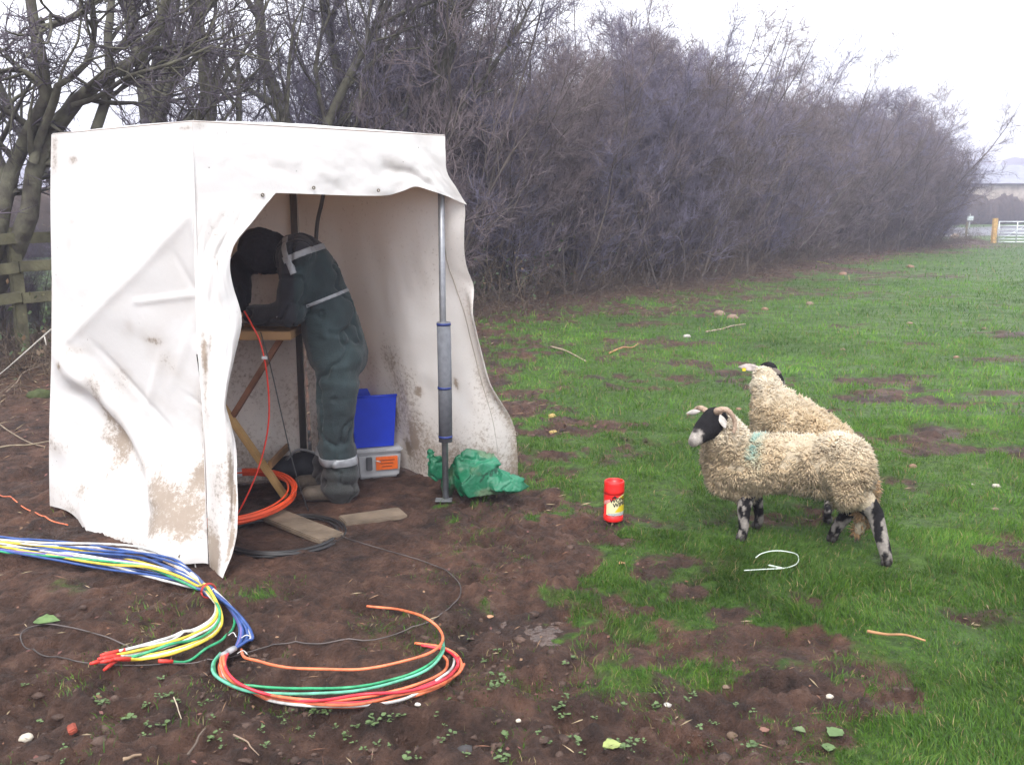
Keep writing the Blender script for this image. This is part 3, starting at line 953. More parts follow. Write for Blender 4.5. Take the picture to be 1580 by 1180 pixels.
# ---- the gnarled tree at the left edge: its limbs follow the photograph
def gnarled():
    rg = np.random.default_rng(301)
    Y = 9.4
    root = empty('gnarled_tree', W(-30, 560, Y) * np.array([1, 1, 0]))
    tag(root, 'gnarled bare tree with forked mossy limbs left of the tent', 'tree', TG)
    polys = [([(-38, 560), (-30, 470), (-10, 400), (2, 330), (18, 264), (51, 190), (75, 136), (58, 68), (47, 0), (30, -120)], .105, .04, 0),
             ([(-30, 490), (2, 425), (30, 372), (48, 318), (58, 244), (112, 163), (163, 119), (210, 92), (237, 71), (250, 20), (285, -90)], .115, .035, .25),
             ([(60, 100), (54, 51), (85, 38), (112, 27), (142, 3), (190, -60)], .05, .02, -.3),
             ([(135, 260), (149, 197), (170, 129), (166, 61), (172, 0), (165, -100)], .06, .03, .9),
             ([(52, 250), (61, 217), (85, 152), (92, 129), (129, 105), (146, 51), (140, -20)], .05, .02, -.2),
             ([(20, 300), (-20, 210), (-60, 120), (-90, 0)], .07, .03, .2),
             ([(75, 136), (30, 108), (-10, 112), (-60, 100)], .035, .015, -.4),
             ([(112, 163), (150, 150), (200, 118), (260, 100), (330, 70)], .03, .012, -.3)]
    k = 12
    P, Rr = [], []
    for pl, r0, r1, dy in polys:
        pts = [W(px, py, Y + dy * (i / (len(pl) - 1)) + .12 * math.sin(i * 1.7)) for i, (px, py) in enumerate(pl)]
        P.append(resample(pts, k)); Rr.append(np.linspace(r0, r1, k))
    P, Rr = np.array(P), np.array(Rr)
    P[0, 0, 2] = -.15
    l2, r2 = grow(P, Rr, 13, 1.5, (30, 75), 6, .5, .005, rg, t0=.25, t1=1, wander=.28, up=.08, shorten=.4)
    l3, r3 = grow(l2, r2, 7, .75, (30, 75), 4, .6, .004, rg, t0=.1, t1=1, wander=.28, up=.05, rmax=.01)
    l4, r4 = grow(l3, r3, 6, .26, (25, 70), 2, .85, .003, rg, t0=.1, t1=1, up=.05, rmax=.005)
    merged('trunk', [(P[:2], Rr[:2], 10, False)], BARK, root)
    merged('limbs', [(P[2:], Rr[2:], 8, False), (l2, np.maximum(r2, .005), 4, True)], BARK, root)
    merged('crown', [(l3, np.maximum(r3, .0036), 3, True), (l4, np.maximum(r4, .0028), 3, True)], TWIGD, root, smooth=False)
gnarled()

# ---- wooden post and rail fence along the hedge
def fence():
    f = empty('rail_fence', (-5, 9.8, 0))
    tag(f, 'mossy three-rail wooden fence running along the hedge', 'fence')
    wood = mat('mossy_fence_wood', (.10, .092, .055), rough=.9, var=.35, scale=6, bump=.4, bscale=40, col2=(.16, .15, .085))
    sp = np.arange(HC[1] - 4.4, HC[4], 2.2)
    prev = None
    for s_ in sp:
        p, d, _ = hedge_at(s_)
        nrm = np.array([d[1], -d[0]])
        q = p + nrm * (.35 if s_ < HC[1] + 3.0 else -.5)
        z = float(gh(q[0], q[1], False))
        ax = [[d[0], d[1], 0], [nrm[0], nrm[1], 0], [0, 0, 1]]
        box('post', (q[0], q[1], z + .58), (.12, .075, 1.36), wood, f, ax=ax, bevel=.01)
        cur = (q + nrm * .062, z)
        if prev is not None:
            for hgt in (.55, .88, 1.17):
                a = np.array([*prev[0], prev[1] + hgt + rg.uniform(-.02, .02)]); b = np.array([*cur[0], cur[1] + hgt + rg.uniform(-.02, .02)])
                e = (b - a) / np.linalg.norm(b - a)
                beam('rail', a + e * .004, b - e * .004, .042, .11, wood, f, bevel=.006)
        prev = cur
fence()

# ---- bramble tangle and dead stalks along the foot of the hedge
def undergrowth():
    rg = np.random.default_rng(77)
    n = 3600
    s_ = HC[1] - 3 + (HC[-1] - HC[1] + 3) * rg.random(n) ** 1.55
    P = np.zeros((n, 3))
    off = np.abs(rg.normal(0, .75, n)) * np.where(rg.random(n) < .75, 1, -.6)
    for i in range(n):
        p, d, _ = hedge_at(s_[i]); P[i, :2] = p + np.array([d[1], -d[0]]) * (off[i] - .1)
    P[:, 2] = gh(P[:, 0], P[:, 1], False) - .03
    left = P[:, 1] < 11.5
    d = unit(np.column_stack([rg.normal(0, .8, n), rg.normal(0, .8, n), rg.uniform(.3, 1.3, n)]))
    L = rg.uniform(.5, 1.7, n) * np.where(left, .28, 1)
    k = 6
    pts = [P]
    for i in range(k - 1):
        pts.append(pts[-1] + d * (L / (k - 1))[:, None]); d = unit(d + rg.normal(0, .22, d.shape) - UP * .16)
    pts = np.stack(pts, 1)
    pts[:, :, 2] = np.maximum(pts[:, :, 2], P[:, None, 2] + .02)
    rad = rg.uniform(.0035, .007, n)[:, None] * np.linspace(1, .5, k)[None]
    b, rb = grow(pts, rad, 7, .42, (30, 80), 3, .7, .003, rg, t0=.1, t1=1, up=0)
    col = mat('bramble_stem', (.075, .055, .048), rough=.9, var=.4, scale=2.0, col2=(.17, .125, .085))
    o = merged('undergrowth', [(pts, rad, 3, True), (b, np.maximum(rb, .0032), 3, True)], col, None, smooth=False)
    tag(o, 'tangle of brambles and dead stalks along the hedge foot', 'undergrowth', kind='stuff')
    # a few evergreen leaves (ivy and bramble) low in the hedge
    m = 9000
    ii = rg.integers(0, n, m)
    keep = vnoise(P[ii, 0] * .6, P[ii, 1] * .6, seed=71) > .05
    ii = ii[keep]; m = len(ii)
    c = pts[ii, rg.integers(1, k, m)] + rg.normal(0, .12, (m, 3)); c[:, 2] += np.abs(rg.normal(0, .35, m))
    u = unit(rg.normal(size=(m, 3))); v = unit(np.cross(u, rg.normal(size=(m, 3))))
    w = rg.uniform(.018, .04, m)[:, None]
    quad = np.stack([c - u * w, c + v * w * .6 + u * w * .1, c + u * w * 1.2, c - v * w * .6 + u * w * .1], 1)
    sh = np.array([(.035, .06, .02), (.05, .075, .03), (.075, .07, .03), (.10, .06, .03)])[rg.integers(0, 4, m)]
    o = link_mesh('hedge_leaves', np_mesh('hedge_leaves', quad.reshape(-1, 3), [np.arange(m * 4).reshape(-1, 4)], cols=np.repeat(sh, 4, axis=0)), mat('evergreen_leaf', attr='Col', rough=.5, var=.2), None, smooth=False)
    tag(o, 'scattered ivy and bramble leaves low in the hedge', 'leaves', kind='stuff')
undergrowth()

# ================================================================== TENT
TZ = 1.94
At = G(297, 188, TZ); Bt = G(686, 210, TZ); Dt = G(81, 208, TZ)
Ct = Bt + Dt - At + np.array([.02, -.05, 0])
Ab = GP(322, 876); Db = GP(78, 783); Bb = GP(688, 776)
Cb = Ct * np.array([1, 1, 0])
TENTC = (At + Bt + Ct + Dt) / 4

def tent_material():
    m = bpy.data.materials.new('white_pvc_canvas')
    m.use_nodes = True
    n, l = m.node_tree.nodes, m.node_tree.links
    p = n['Principled BSDF']; out = n['Material Output']
    tc = n.new('ShaderNodeTexCoord')
    def noise(s, d=6, r=.6):
        z = n.new('ShaderNodeTexNoise'); z.inputs['Scale'].default_value = s; z.inputs['Detail'].default_value = d; z.inputs['Roughness'].default_value = r
        l.new(tc.outputs['Object'], z.inputs['Vector']); return z.outputs['Fac']
    at = n.new('ShaderNodeAttribute'); at.attribute_name = 'dirt_shade'
    # dirt = attribute broken up by fine noise
    mul = n.new('ShaderNodeMath'); mul.operation = 'MULTIPLY_ADD'
    nz = noise(48, 9, .78)
    l.new(nz, mul.inputs[0]); mul.inputs[1].default_value = 2.6; mul.inputs[2].default_value = -1.3
    ad = n.new('ShaderNodeMath'); ad.operation = 'ADD'
    l.new(mul.outputs[0], ad.inputs[0]); l.new(at.outputs['Fac'], ad.inputs[1])
    mr = n.new('ShaderNodeMapRange'); mr.interpolation_type = 'SMOOTHSTEP'
    mr.inputs['From Min'].default_value = .48; mr.inputs['From Max'].default_value = 1.0
    mr.inputs['To Max'].default_value = .75
    l.new(ad.outputs[0], mr.inputs['Value'])
    gr = n.new('ShaderNodeMapRange')       # grey film, strengthened to carry the shade of the lower wall
    gr.inputs['From Min'].default_value = .0; gr.inputs['From Max'].default_value = 1.0; gr.inputs['To Max'].default_value = .8
    l.new(at.outputs['Fac'], gr.inputs['Value'])
    m1 = n.new('ShaderNodeMixRGB'); m1.inputs[1].default_value = (.86, .86, .85, 1); m1.inputs[2].default_value = (.60, .53, .46, 1)
    l.new(gr.outputs[0], m1.inputs[0])
    rc = n.new('ShaderNodeValToRGB')
    rc.color_ramp.elements[0].color = (.20, .13, .085, 1); rc.color_ramp.elements[1].color = (.40, .31, .22, 1)
    l.new(noise(9, 4), rc.inputs[0])
    m2 = n.new('ShaderNodeMixRGB')
    l.new(mr.outputs[0], m2.inputs[0]); l.new(m1.outputs[0], m2.inputs[1]); l.new(rc.outputs[0], m2.inputs[2])
    # small dark specks
    v = n.new('ShaderNodeTexVoronoi'); v.inputs['Scale'].default_value = 16
    l.new(tc.outputs['Object'], v.inputs['Vector'])
    sp = n.new('ShaderNodeMapRange'); sp.inputs['From Min'].default_value = .06; sp.inputs['From Max'].default_value = .03; sp.inputs['To Max'].default_value = .8
    l.new(v.outputs['Distance'], sp.inputs['Value'])
    gate_ = n.new('ShaderNodeMath'); gate_.operation = 'GREATER_THAN'; gate_.inputs[1].default_value = .54
    l.new(noise(3.1, 3), gate_.inputs[0])
    sm = n.new('ShaderNodeMath'); sm.operation = 'MULTIPLY'; l.new(sp.outputs[0], sm.inputs[0]); l.new(gate_.outputs[0], sm.inputs[1])
    m3 = n.new('ShaderNodeMixRGB'); m3.inputs[2].default_value = (.22, .17, .13, 1)
    l.new(sm.outputs[0], m3.inputs[0]); l.new(m2.outputs[0], m3.inputs[1])
    l.new(m3.outputs[0], p.inputs['Base Color'])
    p.inputs['Roughness'].default_value = .45; p.inputs['Specular IOR Level'].default_value = .35
    bp = n.new('ShaderNodeBump'); bp.inputs['Strength'].default_value = .18; bp.inputs['Distance'].default_value = .008
    l.new(noise(34, 6, .6), bp.inputs['Height']); l.new(bp.outputs[0], p.inputs['Normal'])
    t = n.new('ShaderNodeBsdfTranslucent')
    tm = n.new('ShaderNodeMixRGB'); tm.blend_type = 'MULTIPLY'; tm.inputs[0].default_value = 1; tm.inputs[2].default_value = (.95, .68, .45, 1)
    l.new(m3.outputs[0], tm.inputs[1]); l.new(tm.outputs[0], t.inputs[0])
    ms = n.new('ShaderNodeMixShader'); ms.inputs[0].default_value = .22
    l.new(p.outputs[0], ms.inputs[1]); l.new(t.outputs[0], ms.inputs[2]); l.new(ms.outputs[0], out.inputs[0])
    return m
CANVAS = tent_material()

tent = empty('work_tent', (TENTC[0], TENTC[1], 0))
tag(tent, 'white muddy canvas work tent with open doorway, seen corner on', 'tent')

def sheet(name, P, dirt_shade, parent=tent, thick=.003):
    """P (nu,nv,3) grid -> a sheet with real thickness"""
    nu, nv, _ = P.shape
    du = np.gradient(P, axis=0); dv = np.gradient(P, axis=1)
    N = unit(np.cross(du, dv))
    V = np.concatenate([P.reshape(-1, 3), (P - N * thick).reshape(-1, 3)])
    f = grid_faces(nu, nv); k = nu * nv
    idx = np.arange(k).reshape(nu, nv)
    rim = np.concatenate([idx[:, 0], idx[-1, 1:], idx[-2::-1, -1], idx[0, -2:0:-1]])
    r2 = np.roll(rim, -1)
    side = np.stack([rim, r2, r2 + k, rim + k], 1)
    me = np_mesh(name, V, [f, f[:, ::-1] + k, side[:, ::-1]], attrs={'dirt_shade': np.tile(dirt_shade.ravel(), 2)})
    o = link_mesh(name, me, CANVAS, parent)
    me.set_sharp_from_angle(angle=math.radians(60))
    return o

def seg_d(px, py, a, b):
    a, b = np.array(a, float), np.array(b, float)
    d = b - a; t = np.clip(((px - a[0]) * d[0] + (py - a[1]) * d[1]) / (d @ d), 0, 1)
    return np.hypot(px - a[0] - t * d[0], py - a[1] - t * d[1]), t

# --- left wall: between the far left edge D and the near corner A. Local chart: u 0..1 from D to A, w height 0..1
def left_wall():
    nu, nv = 120, 160
    u = np.linspace(0, 1, nu)[:, None] * np.ones((1, nv)); w = np.linspace(0, 1, nv)[None] * np.ones((nu, 1))
    # hem sags a little in the middle and lifts off the ground
    bot = (1 - u)[..., None] * Db + u[..., None] * Ab
    bot[..., 2] += .012 + .0 * u
    top = (1 - u)[..., None] * Dt + u[..., None] * At
    P = bot * (1 - w[..., None]) + top * w[..., None]
    out = np.cross(At - Dt, [0, 0, 1.0]); out /= np.linalg.norm(out)
    # chart position in the units of the photograph (the wall spans roughly 220 x 640 there)
    X = u * 220; Yc = (1 - w) * 640
    # tight upper triangle; below the diagonal crease the cloth falls inward
    line = (Yc - 118) - (220 - X) * 1.12          # >0 below the diagonal from the corner to the far edge
    nrm_ = line / 1.5
    d = -.19 * np.tanh(np.clip(nrm_ - 2, 0, None) / 170) * sstep(-10, 70, X) * sstep(640, 470, Yc)
    d += .006 * np.exp(-(nrm_ / 7) ** 2)
    dd, t = seg_d(X, Yc, (14, 350), (150, 560)); d += .06 * np.exp(-(dd / 20) ** 2) * sstep(-.05, .25, t) * (1 - .3 * t)
    dd, t = seg_d(X, Yc, (40, 430), (150, 610)); d -= .035 * np.exp(-(dd / 18) ** 2)
    dd, t = seg_d(X, Yc, (165, 520), (190, 640)); d += .07 * np.exp(-(dd / 30) ** 2)
    dd, t = seg_d(X, Yc, (20, 520), (90, 640)); d += .03 * np.exp(-(dd / 22) ** 2)
    dd, t = seg_d(X, Yc, (205, 330), (195, 470)); d += .03 * np.exp(-(dd / 14) ** 2)
    dd, t = seg_d(X, Yc, (130, 260), (215, 240)); d += .008 * np.exp(-(dd / 4) ** 2)
    dd, t = seg_d(X, Yc, (100, 640), (160, 640)); d += .06 * np.exp(-(dd / 60) ** 2)
    d += (.006 * fbm(X * .012, Yc * .012, octv=2, seed=61)) * sstep(60, 240, Yc)
    for (a_, b_, am, wd) in [((60, 330), (150, 480), -.010, 5), ((150, 330), (105, 470), .008, 5), ((205, 250), (150, 400), .007, 6), ((25, 330), (70, 450), -.009, 5), ((110, 470), (200, 500), .008, 6), ((20, 480), (110, 560), -.008, 6), ((185, 180), (215, 300), -.006, 4), ((120, 560), (150, 636), .010, 6), ((60, 540), (75, 636), .010, 7), ((165, 400), (215, 430), -.006, 4)]:
        dd, t = seg_d(X, Yc, a_, b_); d += am * np.exp(-(dd / wd) ** 2) * np.sin(np.clip(t, 0.02, .98) * math.pi) ** .6
    d += .002 * fbm(X * .012 + 5, Yc * .012, octv=2, seed=63)
    d *= sstep(0, 10, X) * sstep(220, 208, X) * sstep(0, 20, Yc)
    d += .012 * np.sin(w * 9) * sstep(14, 0, X) * .5
    P = P + out * d[..., None]
    P[..., 2] += -.05 * np.sin(u * math.pi) * (1 - w) ** 6 * 0 + .02 * (1 - w) ** 8 * np.sin(u * 9)
    dirt_shade = .06 + .20 * sstep(200, 640, Yc) + .30 * fbm(X * .03, Yc * .022, octv=4, seed=64) * sstep(100, 400, Yc)
    for cx, cy, rx, ry, s in [(38, 42, 9, 8, .8), (6, 12, 8, 18, .55), (6, 45, 7, 22, .6), (200, 575, 26, 30, .62), (170, 560, 20, 24, .45), (185, 600, 40, 18, .25), (60, 440, 9, 60, .75), (78, 500, 14, 55, .7), (40, 350, 14, 12, .7),
                              (190, 470, 7, 60, .65), (196, 520, 12, 20, .6), (35, 140, 8, 10, .4), (30, 180, 6, 20, .35), (120, 600, 60, 30, .2), (150, 540, 14, 22, .4), (60, 590, 40, 25, .15), (110, 632, 110, 7, .3),
                              (140, 320, 10, 6, .6), (115, 300, 6, 12, .5), (18, 380, 5, 8, .8), (212, 8, 14, 5, .7)]:
        dirt_shade = dirt_shade + s * np.exp(-((X - cx) / rx) ** 2 - ((Yc - cy) / ry) ** 2)
    return sheet('left_wall', P[:, ::-1], dirt_shade[:, ::-1])
left_wall()

# --- front wall: one sheet that is the header over the doorway and the half-drawn near curtain
Nf = np.cross(Bt - At, [0, 0, 1.0]); Nf /= np.linalg.norm(Nf)
OUTF = Nf if Nf[1] < 0 else -Nf
FP = lambda px, py: on_plane(px, py, At, Nf)
def front_wall():
    # header
    hem_px = np.array([(297, 300), (350, 299), (425, 298), (490, 300), (560, 302), (600, 301), (622, 295), (640, 288), (660, 293), (690, 304), (718, 316)], float)
    nu, nv = 110, 34
    H = np.array([FP(x, y) for x, y in hem_px])
    H[-1] = W(718, 316, Bt[1] + .10); H[-2] = W(690, 304, Bt[1] + .05)
    hem = resample(H, nu)
    right = np.array([Bt, W(687, 240, Bt[1]), W(689, 266, Bt[1] + .02), W(704, 292, Bt[1] + .06), H[-1]])
    rt = resample(right, nv)[::-1]
    u = np.linspace(0, 1, nu)
    top = At[None] * (1 - u[:, None]) + Bt[None] * u[:, None]
    w = np.linspace(0, 1, nv)
    P = hem[:, None] * (1 - w[None, :, None]) + top[:, None] * w[None, :, None]
    lin_r = hem[-1][None] * (1 - w[:, None]) + top[-1][None] * w[:, None]
    P += (sstep(.86, 1, u)[:, None, None]) * (rt - lin_r)[None]
    d = .008 * fbm(u[:, None] * 14, w[None] * 3, octv=3, seed=70) * (1 - w[None]) + .02 * np.sin(u[:, None] * 7 + .5) * (1 - w[None]) ** 2 * sstep(0, .1, u)[:, None]
    dd, t = seg_d(u[:, None] * 300 + w[None] * 0, w[None] * 100 + u[:, None] * 0, (210, 40), (250, 12)); d += -.014 * np.exp(-(dd / 9) ** 2)
    d *= sstep(0, .03, u)[:, None] * np.where(u < .42, sstep(0, .5, w)[None].T * 0 + 0, 0)[:, None] if False else sstep(0, .03, u)[:, None] * (1 - (1 - sstep(.3, .5, u))[:, None] * (1 - sstep(0, .6, w))[None])
    P = P + OUTF * d[..., None]
    dirt_shade = .06 + .1 * fbm(u[:, None] * 5, w[None] * 2, octv=3, seed=72) + .5 * np.exp(-((u[:, None] - .72) / .03) ** 2 - ((w[None] - .3) / .2) ** 2) * .6 + .55 * np.exp(-((u[:, None] - .02) / .02) ** 2 - ((w[None] - .95) / .05) ** 2)
    sheet('door_header', P[:, ::-1], (dirt_shade * np.ones_like(P[..., 0]))[:, ::-1])
    # near curtain, its free edge waving
    edge = np.array([(425, 298), (408, 318), (388, 342), (366, 368), (356, 388), (353, 412), (358, 440), (368, 470), (374, 495), (373, 520), (366, 555), (356, 600), (350, 632), (353, 652), (361, 690), (364, 740), (365, 790), (362, 840), (354, 872), (346, 896)], float)
    left = np.array([(298, 298), (298, 330), (300, 420), (303, 520), (308, 600), (314, 690), (318, 790), (320, 850), (322, 880)], float)
    nu, nv = 60, 150
    E = resample(np.array([FP(x, y) for x, y in edge]), nv)
    Lf = resample(np.array([FP(x, y) for x, y in left]), nv)
    w = np.linspace(0, 1, nv)      # 0 top .. 1 bottom
    # the bottom of the curtain ends at the ground, the corner runs down to the foot of the left wall
    Lf = Lf + (w ** 1.0)[:, None] * (Ab + np.array([.012, -.012, .012]) - Lf[-1])[None]
    Eend = GP(346, 897) + np.array([0, 0, .01])
    E = E + (w ** 2.0)[:, None] * (Eend - E[-1])[None]
    u = np.linspace(0, 1, nu)
    P = Lf[None] * (1 - u[:, None, None]) + E[None] * u[:, None, None]
    fold = .055 * np.sin(u[:, None] * math.pi) * sstep(.1, .5, w)[None] + .018 * np.sin(u[:, None] * 7 + w[None] * 6) * sstep(.15, .5, w)[None] + .03 * u[:, None] ** 2 * np.sin(w[None] * 9 + 1) * sstep(.04, .25, w)[None]
    fold += .012 * fbm(u[:, None] * 2.5, w[None] * 7, octv=3, seed=74)
    fold *= sstep(0, .1, u)[:, None] * sstep(0, .12, w)[None]
    P = P + OUTF * fold[..., None]
    dirt_shade = .1 + .35 * sstep(.35, 1, w)[None] + .25 * fbm(u[:, None] * 3, w[None] * 8, octv=3, seed=75)
    for cu, cw, ru, rw, s in [(.12, .42, .06, .06, .8), (.25, .4, .05, .03, .6), (.6, .2, .02, .008, .9), (.55, .3, .05, .05, .4), (.7, .75, .2, .1, .5), (.85, .92, .12, .05, .8), (.2, .95, .2, .05, .7), (.9, .8, .05, .03, .9), (.15, .55, .08, .1, .5)]:
        dirt_shade = dirt_shade + s * np.exp(-((u[:, None] - cu) / ru) ** 2 - ((w[None] - cw) / rw) ** 2)
    sheet('door_curtain', P, dirt_shade * np.ones_like(P[..., 0]))
front_wall()

# --- right wall, flaring out at its foot; seen from the inside past the pole
def right_wall():
    nu, nv = 110, 120
    hem = resample(np.array([Cb + [.02, .05, .02], GP(560, 712), GP(622, 722), GP(664, 742), GP(735, 745), GP(803, 738)]), nu)
    hem[:, 2] += .012
    edge_px = [(686, 212, 0), (688, 262, .02), (706, 292, .07), (718, 318, .10), (717, 360, .14), (719, 405, .2), (733, 445, .26), (748, 490, .32), (760, 535, .38), (774, 585, .43), (794, 640, .48), (801, 690, .52), (803, 736, None)]
    E = []
    for x, y, dy in edge_px:
        E.append(hem[-1] if dy is None else W(x, y, Bt[1] + dy))
    E = resample(np.array(E), nv)          # top -> bottom
    w = np.linspace(0, 1, nv); u = np.linspace(0, 1, nu)
    top = Ct[None] * (1 - u[:, None]) + Bt[None] * u[:, None]
    P = top[:, None] * (1 - w[None, :, None]) + hem[:, None] * w[None, :, None]
    linE = top[-1][None] * (1 - w[:, None]) + hem[-1][None] * w[:, None]
    P += (sstep(.45, 1, u)[:, None, None]) * (E - linE)[None]
    back = np.cross(Bt - Ct, [0, 0, 1.0]); back /= np.linalg.norm(back)
    if back[0] < 0: back = -back
    d = .03 * np.sin(u[:, None] * 9 + 1.0) * w[None] ** 1.3 + .02 * fbm(u[:, None] * 5, w[None] * 3, octv=3, seed=80) * w[None] + .006 * fbm(u[:, None] * 3, w[None] * 6, octv=3, seed=81)
    # the free edge is folded forward, showing a lit strip
    d -= .10 * sstep(.93, 1.0, u)[:, None] * (sstep(.38, .5, w) * sstep(.85, .68, w))[None]
    d *= sstep(0, .05, u)[:, None]
    P = P + back * d[..., None]
    dirt_shade = .34 + .32 * sstep(.6, 1.0, w)[None] + .3 * fbm(u[:, None] * 6, w[None] * 5, octv=3, seed=82) * sstep(.2, .7, w)[None] + .35 * sstep(.93, 1, u)[:, None] * sstep(.5, .9, w)[None]  # high base value puts the beige interior shade into the canvas colour
    for cu, cw, ru, rw, s in [(.5, .92, .02, .03, .9), (.55, .88, .02, .04, .8), (.62, .72, .015, .015, .8), (.78, .7, .01, .02, .8), (.45, .82, .03, .05, .6)]:
        dirt_shade = dirt_shade + s * np.exp(-((u[:, None] - cu) / ru) ** 2 - ((w[None] - cw) / rw) ** 2)
    sheet('right_wall', P, dirt_shade * np.ones_like(P[..., 0]))
    # stitched seam where the curtain joins the wall
    k = int(.90 * (nu - 1))
    seam = P[k, 30::4] - back * .004
    tube('seam', seam, .0028, mat('seam_thread', (.42, .36, .30), rough=.8), tent, sides=5)
    return P
RW = right_wall()

def back_wall():
    nu, nv = 60, 60
    w = np.linspace(0, 1, nv); u = np.linspace(0, 1, nu)
    top = Dt[None] * (1 - u[:, None]) + Ct[None] * u[:, None]
    bot = (Db + [0, 0, .01])[None] * (1 - u[:, None]) + (Cb + [0, .04, .01])[None] * u[:, None]
    P = top[:, None] * (1 - w[None, :, None]) + bot[:, None] * w[None, :, None]
    out = np.cross(Ct - Dt, [0, 0, 1.0]); out /= np.linalg.norm(out)
    if out[1] < 0: out = -out
    P = P + out * ((.02 * fbm(u[:, None] * 5, w[None] * 4, octv=3, seed=85) + .02 * np.sin(u[:, None] * 8) * w[None]) * sstep(0, .06, u)[:, None] * sstep(1, .94, u)[:, None])[..., None]
    dirt_shade = .34 + .35 * sstep(.55, 1, w)[None] + .2 * fbm(u[:, None] * 6, w[None] * 6, octv=3, seed=86)  # base value again holds the interior shade, the rest is dirt
    sheet('back_wall', P, dirt_shade)
back_wall()

def roof():
    n = 40
    a = np.linspace(0, 1, n)
    U, Vv = np.meshgrid(a, a, indexing='ij')
    P = (At[None, None] * ((1 - U) * (1 - Vv))[..., None] + Bt * (U * (1 - Vv))[..., None] + Dt * ((1 - U) * Vv)[..., None] + Ct * (U * Vv)[..., None])
    P[..., 2] += .006 + .045 * (np.sin(U * math.pi) * np.sin(Vv * math.pi)) ** .7 + .004 * fbm(U * 8, Vv * 8, octv=3, seed=88) * np.sin(U * math.pi) * np.sin(Vv * math.pi)
    sheet('roof', P, .1 + .15 * fbm(U * 4, Vv * 4, octv=3, seed=89))
roof()

# --- frame: aluminium leg with padded sleeve at the doorway, dark legs and a bowed rod behind
ALU = mat('dull_aluminium', (.26, .265, .28), rough=.42, var=.15, metal=.6, scale=30)
FOAM = mat('grey_foam_sleeve', (.135, .14, .155), rough=.85, var=.15, scale=40, bump=.15, bscale=120)
BLUE = mat('blue_tape', (.02, .035, .16), rough=.5, var=.15)
def door_leg():
    Yp = Bt[1] + .06
    foot = GP(688, 772); Yf = foot[1]
    path = lambda py, px: W(px, py, Yf)
    t0 = W(681, 300, Yf); t0 = t0 + (W(680, 230, Yf) - t0)
    f = foot + np.array([0, 0, .005])
    leg = tube('door_leg', [f, W(683, 480, Yf), t0], .0175, ALU, tent, sides=14)
    a, b = W(687.5, 681, Yf), W(684.5, 497, Yf)
    tube('padding_sleeve', [a, (a + b) / 2 + [.002, 0, 0], b], .037, FOAM, leg, sides=18)
    for py in (500, 597, 673):
        t = (681 - py) / (681 - 497.0)
        c = a * (1 - t) + b * t
        e = (b - a) / np.linalg.norm(b - a) * .0065
        tube('tape_ring', [c - e, c + e], .0385, BLUE, leg, sides=18)
    box('foot_plate', f + [-.01, -.02, .004], (.09, .06, .008), ALU, leg, bevel=.002)
door_leg()
DARKP = mat('dark_frame_tube', (.10, .095, .09), rough=.5, var=.15, metal=.3)
c_in = (TENTC - Ct) * np.array([1, 1, 0]); c_in /= np.linalg.norm(c_in)
tube('back_leg', [Cb + c_in * .06 + [0, 0, .0], Ct + c_in * .06 - [0, 0, .03]], .02, DARKP, tent, sides=12)
for nm, b_, t_, o0, o1 in (('corner_leg', Ab, At, .10, .05), ('corner_leg', Db, Dt, .5, .16)):
    ci = (TENTC - t_) * np.array([1, 1, 0]); ci /= np.linalg.norm(ci)
    tube(nm, [np.array([t_[0], t_[1], 0]) + ci * o0, t_ + ci * o1 - [0, 0, .03]], .015, DARKP, tent, sides=12)
rod = [W(502, 285, Ct[1] - .22), W(496, 315, Ct[1] - .2), W(489, 350, Ct[1] - .18), W(486, 420, Ct[1] - .17), W(484, 520, Ct[1] - .16)]
tube('bowed_rod', catmull([np.array([rod[0][0] + .05, rod[0][1], TZ - .01])] + rod, 6), .011, DARKP, tent, sides=10)
# draw cord hanging down the near corner
cord = [FP(300, 545), FP(307, 600), FP(317, 690), FP(332, 770), FP(338, 810), FP(338, 845), FP(330, 878)]
off = [.02, .03, .05, .075, .085, .08, .05]
tube('draw_cord', catmull([p + OUTF * (o + .015) for p, o in zip(cord, off)], 6), .0028, mat('dark_cord', (.05, .045, .04), rough=.8), tent, sides=6)
# eyelets
EYE = mat('brass_eyelet', (.20, .17, .13), rough=.5, metal=.6)
def eyelet(px, py, r=.010, o=.03, plane=None):
    c = (FP(px, py) if plane is None else on_plane(px, py, *plane)) + OUTF * o
    ax = [np.cross([0, 0, 1.0], OUTF), np.array([0, 0, 1.0]), OUTF]
    a = np.linspace(0, 2 * math.pi, 15)
    tube('eyelet', [c + r * (math.cos(x) * ax[0] + math.sin(x) * ax[1]) for x in a], .003, EYE, tent, sides=6)
for px, py, o in [(404, 301, .010), (482, 290, .016), (581, 294, .02), (360, 790, .035)]:
    eyelet(px, py, .006, o=o)
for px, py in [(277, 856), (296, 862)]:
    eyelet(px, py, .008, .02)
p0 = FP(297, 864) + OUTF * .035
tube('toggle_cord', catmull([p0, p0 + [.004, -.004, -.02], p0 + [.012, -.006, -.04]], 4), .003, mat('white_cord', (.7, .68, .64)), tent, sides=6)
p1 = W(801, 668, Bt[1] + .5)
a_ = np.linspace(0, 2 * math.pi, 13)
tube('eyelet', [p1 + np.array([.011 * math.cos(x) - .02, -.02, .011 * math.sin(x)]) for x in a_], .003, EYE, tent, sides=6)
